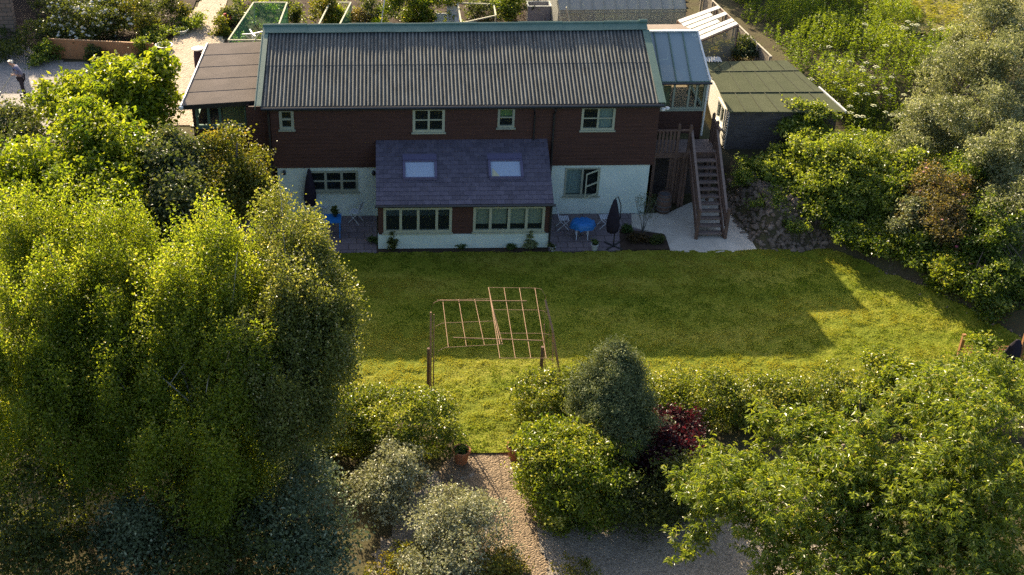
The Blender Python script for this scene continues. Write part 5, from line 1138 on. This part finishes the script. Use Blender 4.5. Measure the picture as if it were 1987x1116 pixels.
# greenhouse
GX0, GX1, GY0 = 8.15, 14.15, 12.75
t = thing('greenhouse', 'long glass greenhouse with a lean-to pitched roof behind the house', 'greenhouse', (11, 13.5, Z2))
M_GH = glassmat('greenhouse_glass', (.7, .72, .66), .35, .45, (.40, .40, .35)); M_GHF = mat('greenhouse_frame', (.24, .25, .22), .6, .3)
MB().quad((GX0, GY0, 4.0), (GX1, GY0, 4.0), (GX1, GY0 + 1.9, 5.1), (GX0, GY0 + 1.9, 5.1)).build('roof_glass', M_GH, t)
MB().quad((GX0, GY0 + 1.9, 5.1), (GX1, GY0 + 1.9, 5.1), (GX1, GY0 + 3.8, 4.0), (GX0, GY0 + 3.8, 4.0)).build('roof_glass', M_GH, t)
for y in (GY0, GY0 + 3.8): MB().quad((GX0, y, Z2), (GX1, y, Z2), (GX1, y, 4.0), (GX0, y, 4.0)).build('wall_glass', M_GH, t)
for x in (GX0, GX1): b = MB(); b.quad((x, GY0, Z2), (x, GY0 + 3.8, Z2), (x, GY0 + 3.8, 4.0), (x, GY0 + 1.9, 5.1), (x, GY0, 4.0)); b.build('end_glass', M_GH, t)
b = MB()
for i in range(12):
    x = GX0 + (GX1 - GX0) * i / 11
    for y, yy in ((GY0, GY0 + 1.9), (GY0 + 3.8, GY0 + 1.9)): b.beam((x, y, 4.01), (x, yy, 5.12), .035); b.beam((x, y, Z2), (x, y, 4.0), .035)
for y, z in ((GY0 - .01, 4.0), (GY0 + 3.81, 4.0), (GY0 + 1.9, 5.13), (GY0 - .01, 3.86)): b.beam((GX0, y, z), (GX1, y, z), .05)
b.build('frame', M_GHF, t)
g = gp(1081, 50, Z2); 
for dx, u, v, lab in ((0, 1081, 0, 'tall thin pale post left of the greenhouse'), (.45, 1099, 14, 'shorter pointed pale post beside the greenhouse corner')):
    p = Vector((g.x + dx, 11.2, Z2)); t = thing('pole', lab, 'pole', p); MB().tube([p, wp(u, v, 11.2)], .04, 6).build('post', MATS['pale_timber'], t)
# black pots near the greenhouse
for u, v, lab in ((1145, 42, 'black plant pot left in front of the greenhouse'), (1232, 40, 'dark blue grey pot right in front of the greenhouse')):
    p = up(u, v + 8); pot('plant_pot', lab, p, .22, .5, M_GUTTER, LM_DARK, int(u), 8, .12)
# slatted white roof shelter
Q = [gp(1315, 38, 4.2), gp(1392, 10, 4.25), gp(1433, 47, 4.25), gp(1355, 80, 4.2)]
t = thing('slatted_shelter', 'open shelter roofed with white slats, two of them broken short', 'shelter', (14.6, 10.3, Z2))
for i in range(6):
    t0, t1 = i / 6 + .02, (i + 1) / 6 - .02; e = .72 if i in (1, 3) else 1.0
    A0, A1 = Q[0].lerp(Q[3], t0), Q[0].lerp(Q[3], t1); B0, B1 = Q[1].lerp(Q[2], t0), Q[1].lerp(Q[2], t1)
    MB().sheet(A0, A0.lerp(B0, e), A1.lerp(B1, e), A1, .025).build('slat', M_SHEET, t)
b = MB()
for p, r_ in ((Q[0], Q[3]), (Q[1], Q[2]), (Q[0], Q[1]), (Q[3], Q[2])): b.beam(p - Vector((0, 0, .06)), r_ - Vector((0, 0, .06)), .06)
for p in Q: b.beam((p.x, p.y, Z2), p - Vector((0, 0, .05)), .06)
b.build('frame', M_DARKWOOD, t)
MB().quad(Q[3] - Vector((0, 0, 1.8)), Q[2] - Vector((0, 0, 1.8)), Q[2] - Vector((0, 0, .1)), Q[3] - Vector((0, 0, .1))).build('mesh_side', glassmat('shelter_mesh', (.8, .78, .7), .5, .7, (.30, .26, .2)), t)
# board fence up the right side
F0, F1 = gp(1497, 111, 3.2), gp(1366, -14, 3.5); F0.z = 1.8; F1.z = 2.1
t = thing('board_fence', 'grey weathered board fence running up from the shed past the shelter', 'fence', (16, 12, Z2))
n = 60
for i0 in range(0, n, 10):
    b = MB()
    for i in range(i0, i0 + 10):
        p, q = F0.lerp(F1, i / n), F0.lerp(F1, (i + .94) / n); b.beam(p + Vector((0, 0, .7)), q + Vector((0, 0, .7)), .022, 1.4)
    b.build('panel', mat('fence_board', (.26, .22, .17), .85, .1, (.38, .33, .27), 5, .004, 20), t)
b = MB(); b.beam(F0 + Vector((0, 0, 1.42)), F1 + Vector((0, 0, 1.42)), .07, .04); b.build('rail', mat('pale_rail2', (.5, .44, .34), .8), t)
for i in range(7): p = F0.lerp(F1, i / 6) + Vector((-.08, 0, 0)); MB().beam(p, p + Vector((0, 0, 1.45)), .08).build('post', MATS['fence_board'], t)
# bright corrugated scrap behind shed
a, c = gp(1366, 124, 3.4), gp(1402, 124, 3.4); V = []; b = MB()
t = thing('corrugated_sheet', 'short strip of white corrugated sheet behind the shed roof', 'roof sheet', (a.x, a.y + .3, 3.4)); n = 24
for i in range(n): x0, x1 = a.x + (c.x - a.x) * i / n, a.x + (c.x - a.x) * (i + 1) / n; z0, z1 = 3.46 + .03 * math.sin(i * 1.57), 3.46 + .03 * math.sin((i + 1) * 1.57); b.quad((x0, a.y + .1, z0), (x1, a.y + .1, z1), (x1, a.y + .55, z1 + .05), (x0, a.y + .55, z0 + .05))
b.build('sheet', M_SHEET, t)
# trees beyond the frame whose shade falls on the upper garden
for i, (x, y, r, h, lab) in enumerate(((-27, 25, 3.2, 9, 'tall garden tree beyond the top left of the yard'), (-21, 27, 3.4, 11, 'tall garden tree beyond the white blossom shrub'), (17.5, 26, 2.6, 9.0, 'tree beyond the rough ground at the top right'))):
    plant('garden_tree', lab, 'tree', [(x, y, h * .62, r, r, h * .36, 2), (x + 1.5, y + .5, h * .5, r * .8, r * .8, h * .3, 2)], LM_DARK, 140 + i, tr=.2, n_cl=380, per=40, L=.34, Wd=.26, spread=.4, nl=8)

# ------------------------------------------------------------------ man with hoe
def skinned(name, pts, edges, radii, m, parent, sub=1):
    me = bpy.data.meshes.new(name); me.from_pydata(pts, edges, []); o = bpy.data.objects.new(name, me); sc.collection.objects.link(o); o.parent = parent
    s = o.modifiers.new('skin', 'SKIN'); sv = me.skin_vertices[0].data if me.skin_vertices else None
    if sv is None:
        bm = bmesh.new(); bm.from_mesh(me); bm.verts.layers.skin.verify(); bm.to_mesh(me); bm.free(); sv = me.skin_vertices[0].data
    for i, r in enumerate(radii): sv[i].radius = (r, r); sv[i].use_root = (i == 0)
    s.use_smooth_shade = True; u = o.modifiers.new('sub', 'SUBSURF'); u.levels = u.render_levels = sub; me.materials.append(m); return o
MAN = thing('person', 'white haired person in grey blue shirt and dark trousers bending over a hoe', 'person', (-15.80, 6.75, 2.4))
pts = [(0, 0, .92), (-.06, 0, 1.12), (-.16, 0, 1.32), (-.24, 0, 1.43), (-.30, 0, 1.50), (-.36, 0, 1.57), (-.37, 0, 1.63),
       (-.01, .10, .88), (-.05, .11, .48), (.02, .11, .09), (-.12, .12, .04), (-.01, -.10, .88), (.02, -.11, .48), (.10, -.11, .09), (-.02, -.12, .04),
       (-.17, .18, 1.36), (-.14, .25, 1.10), (-.34, .14, .98), (-.41, .12, .96), (-.17, -.18, 1.36), (-.06, -.26, 1.12), (-.30, -.10, 1.06), (-.37, -.07, 1.06)]
edges = [(0, 1), (1, 2), (2, 3), (3, 4), (4, 5), (5, 6), (0, 7), (7, 8), (8, 9), (9, 10), (0, 11), (11, 12), (12, 13), (13, 14), (2, 15), (15, 16), (16, 17), (17, 18), (2, 19), (19, 20), (20, 21), (21, 22)]
rad = [.13, .13, .14, .06, .06, .095, .085, .085, .06, .04, .035, .085, .06, .04, .035, .055, .042, .028, .03, .055, .042, .028, .03]
for h, s in ((18, 1), (22, -1)):
    x, y, z = pts[h]
    for k in range(4):
        i = len(pts); pts += [(x - .035, y - s * .02, z + .025 - k * .018), (x - .03, y - s * .05, z + .02 - k * .018)]; edges += [(h, i), (i, i + 1)]; rad += [.009, .008]
    i = len(pts); pts += [(x - .01, y - s * .035, z + .035)]; edges += [(h, i)]; rad += [.010]
M_SKIN = mat('skin', (.48, .28, .20), .6, .3)
skinned('body', pts, edges, rad, M_SKIN, MAN)
skinned('shirt', [pts[i] for i in (0, 1, 2, 3, 15, 16, 19, 20)], [(0, 1), (1, 2), (2, 3), (2, 4), (4, 5), (2, 6), (6, 7)], [.155, .16, .165, .085, .075, .055, .075, .055], mat('shirt_cloth', (.16, .16, .24), .9, .1, (.2, .2, .28), 12), MAN)
skinned('trousers', [(0, 0, .94)] + [pts[i] for i in (7, 8, 9, 11, 12, 13)], [(0, 1), (1, 2), (2, 3), (0, 4), (4, 5), (5, 6)], [.155, .11, .085, .06, .11, .085, .06], mat('trouser_cloth', (.035, .030, .04), .9, .1), MAN)
skinned('hair', [(-.335, 0, 1.585), (-.345, 0, 1.655), (-.31, 0, 1.62)], [(0, 1), (0, 2)], [.095, .088, .08], mat('white_hair', (.75, .72, .66), .8), MAN)
for i in (10, 14): x, y, z = pts[i]; skinned('shoe', [(x + .10, y, .045), (x - .06, y, .04), (x - .12, y, .035)], [(0, 1), (1, 2)], [.05, .05, .04], M_GUTTER, MAN)
t = thing('hoe', 'long thin hoe held by the white haired person', 'hoe', (-16.6, 6.8, 2.42)); b = MB()
hh = Vector((-15.80, 6.75, 2.4)); b.tube([hh + Vector((-.20, -.06, 1.28)), hh + Vector((-.42, .04, .98)), hh + Vector((-1.15, .30, .05))], .014, 6); b.build('handle', MATS['pale_timber'], t)
b = MB(); b.beam(hh + Vector((-1.15, .22, .05)), hh + Vector((-1.15, .40, .05)), .02, .09); b.build('blade', M_GALV, t)
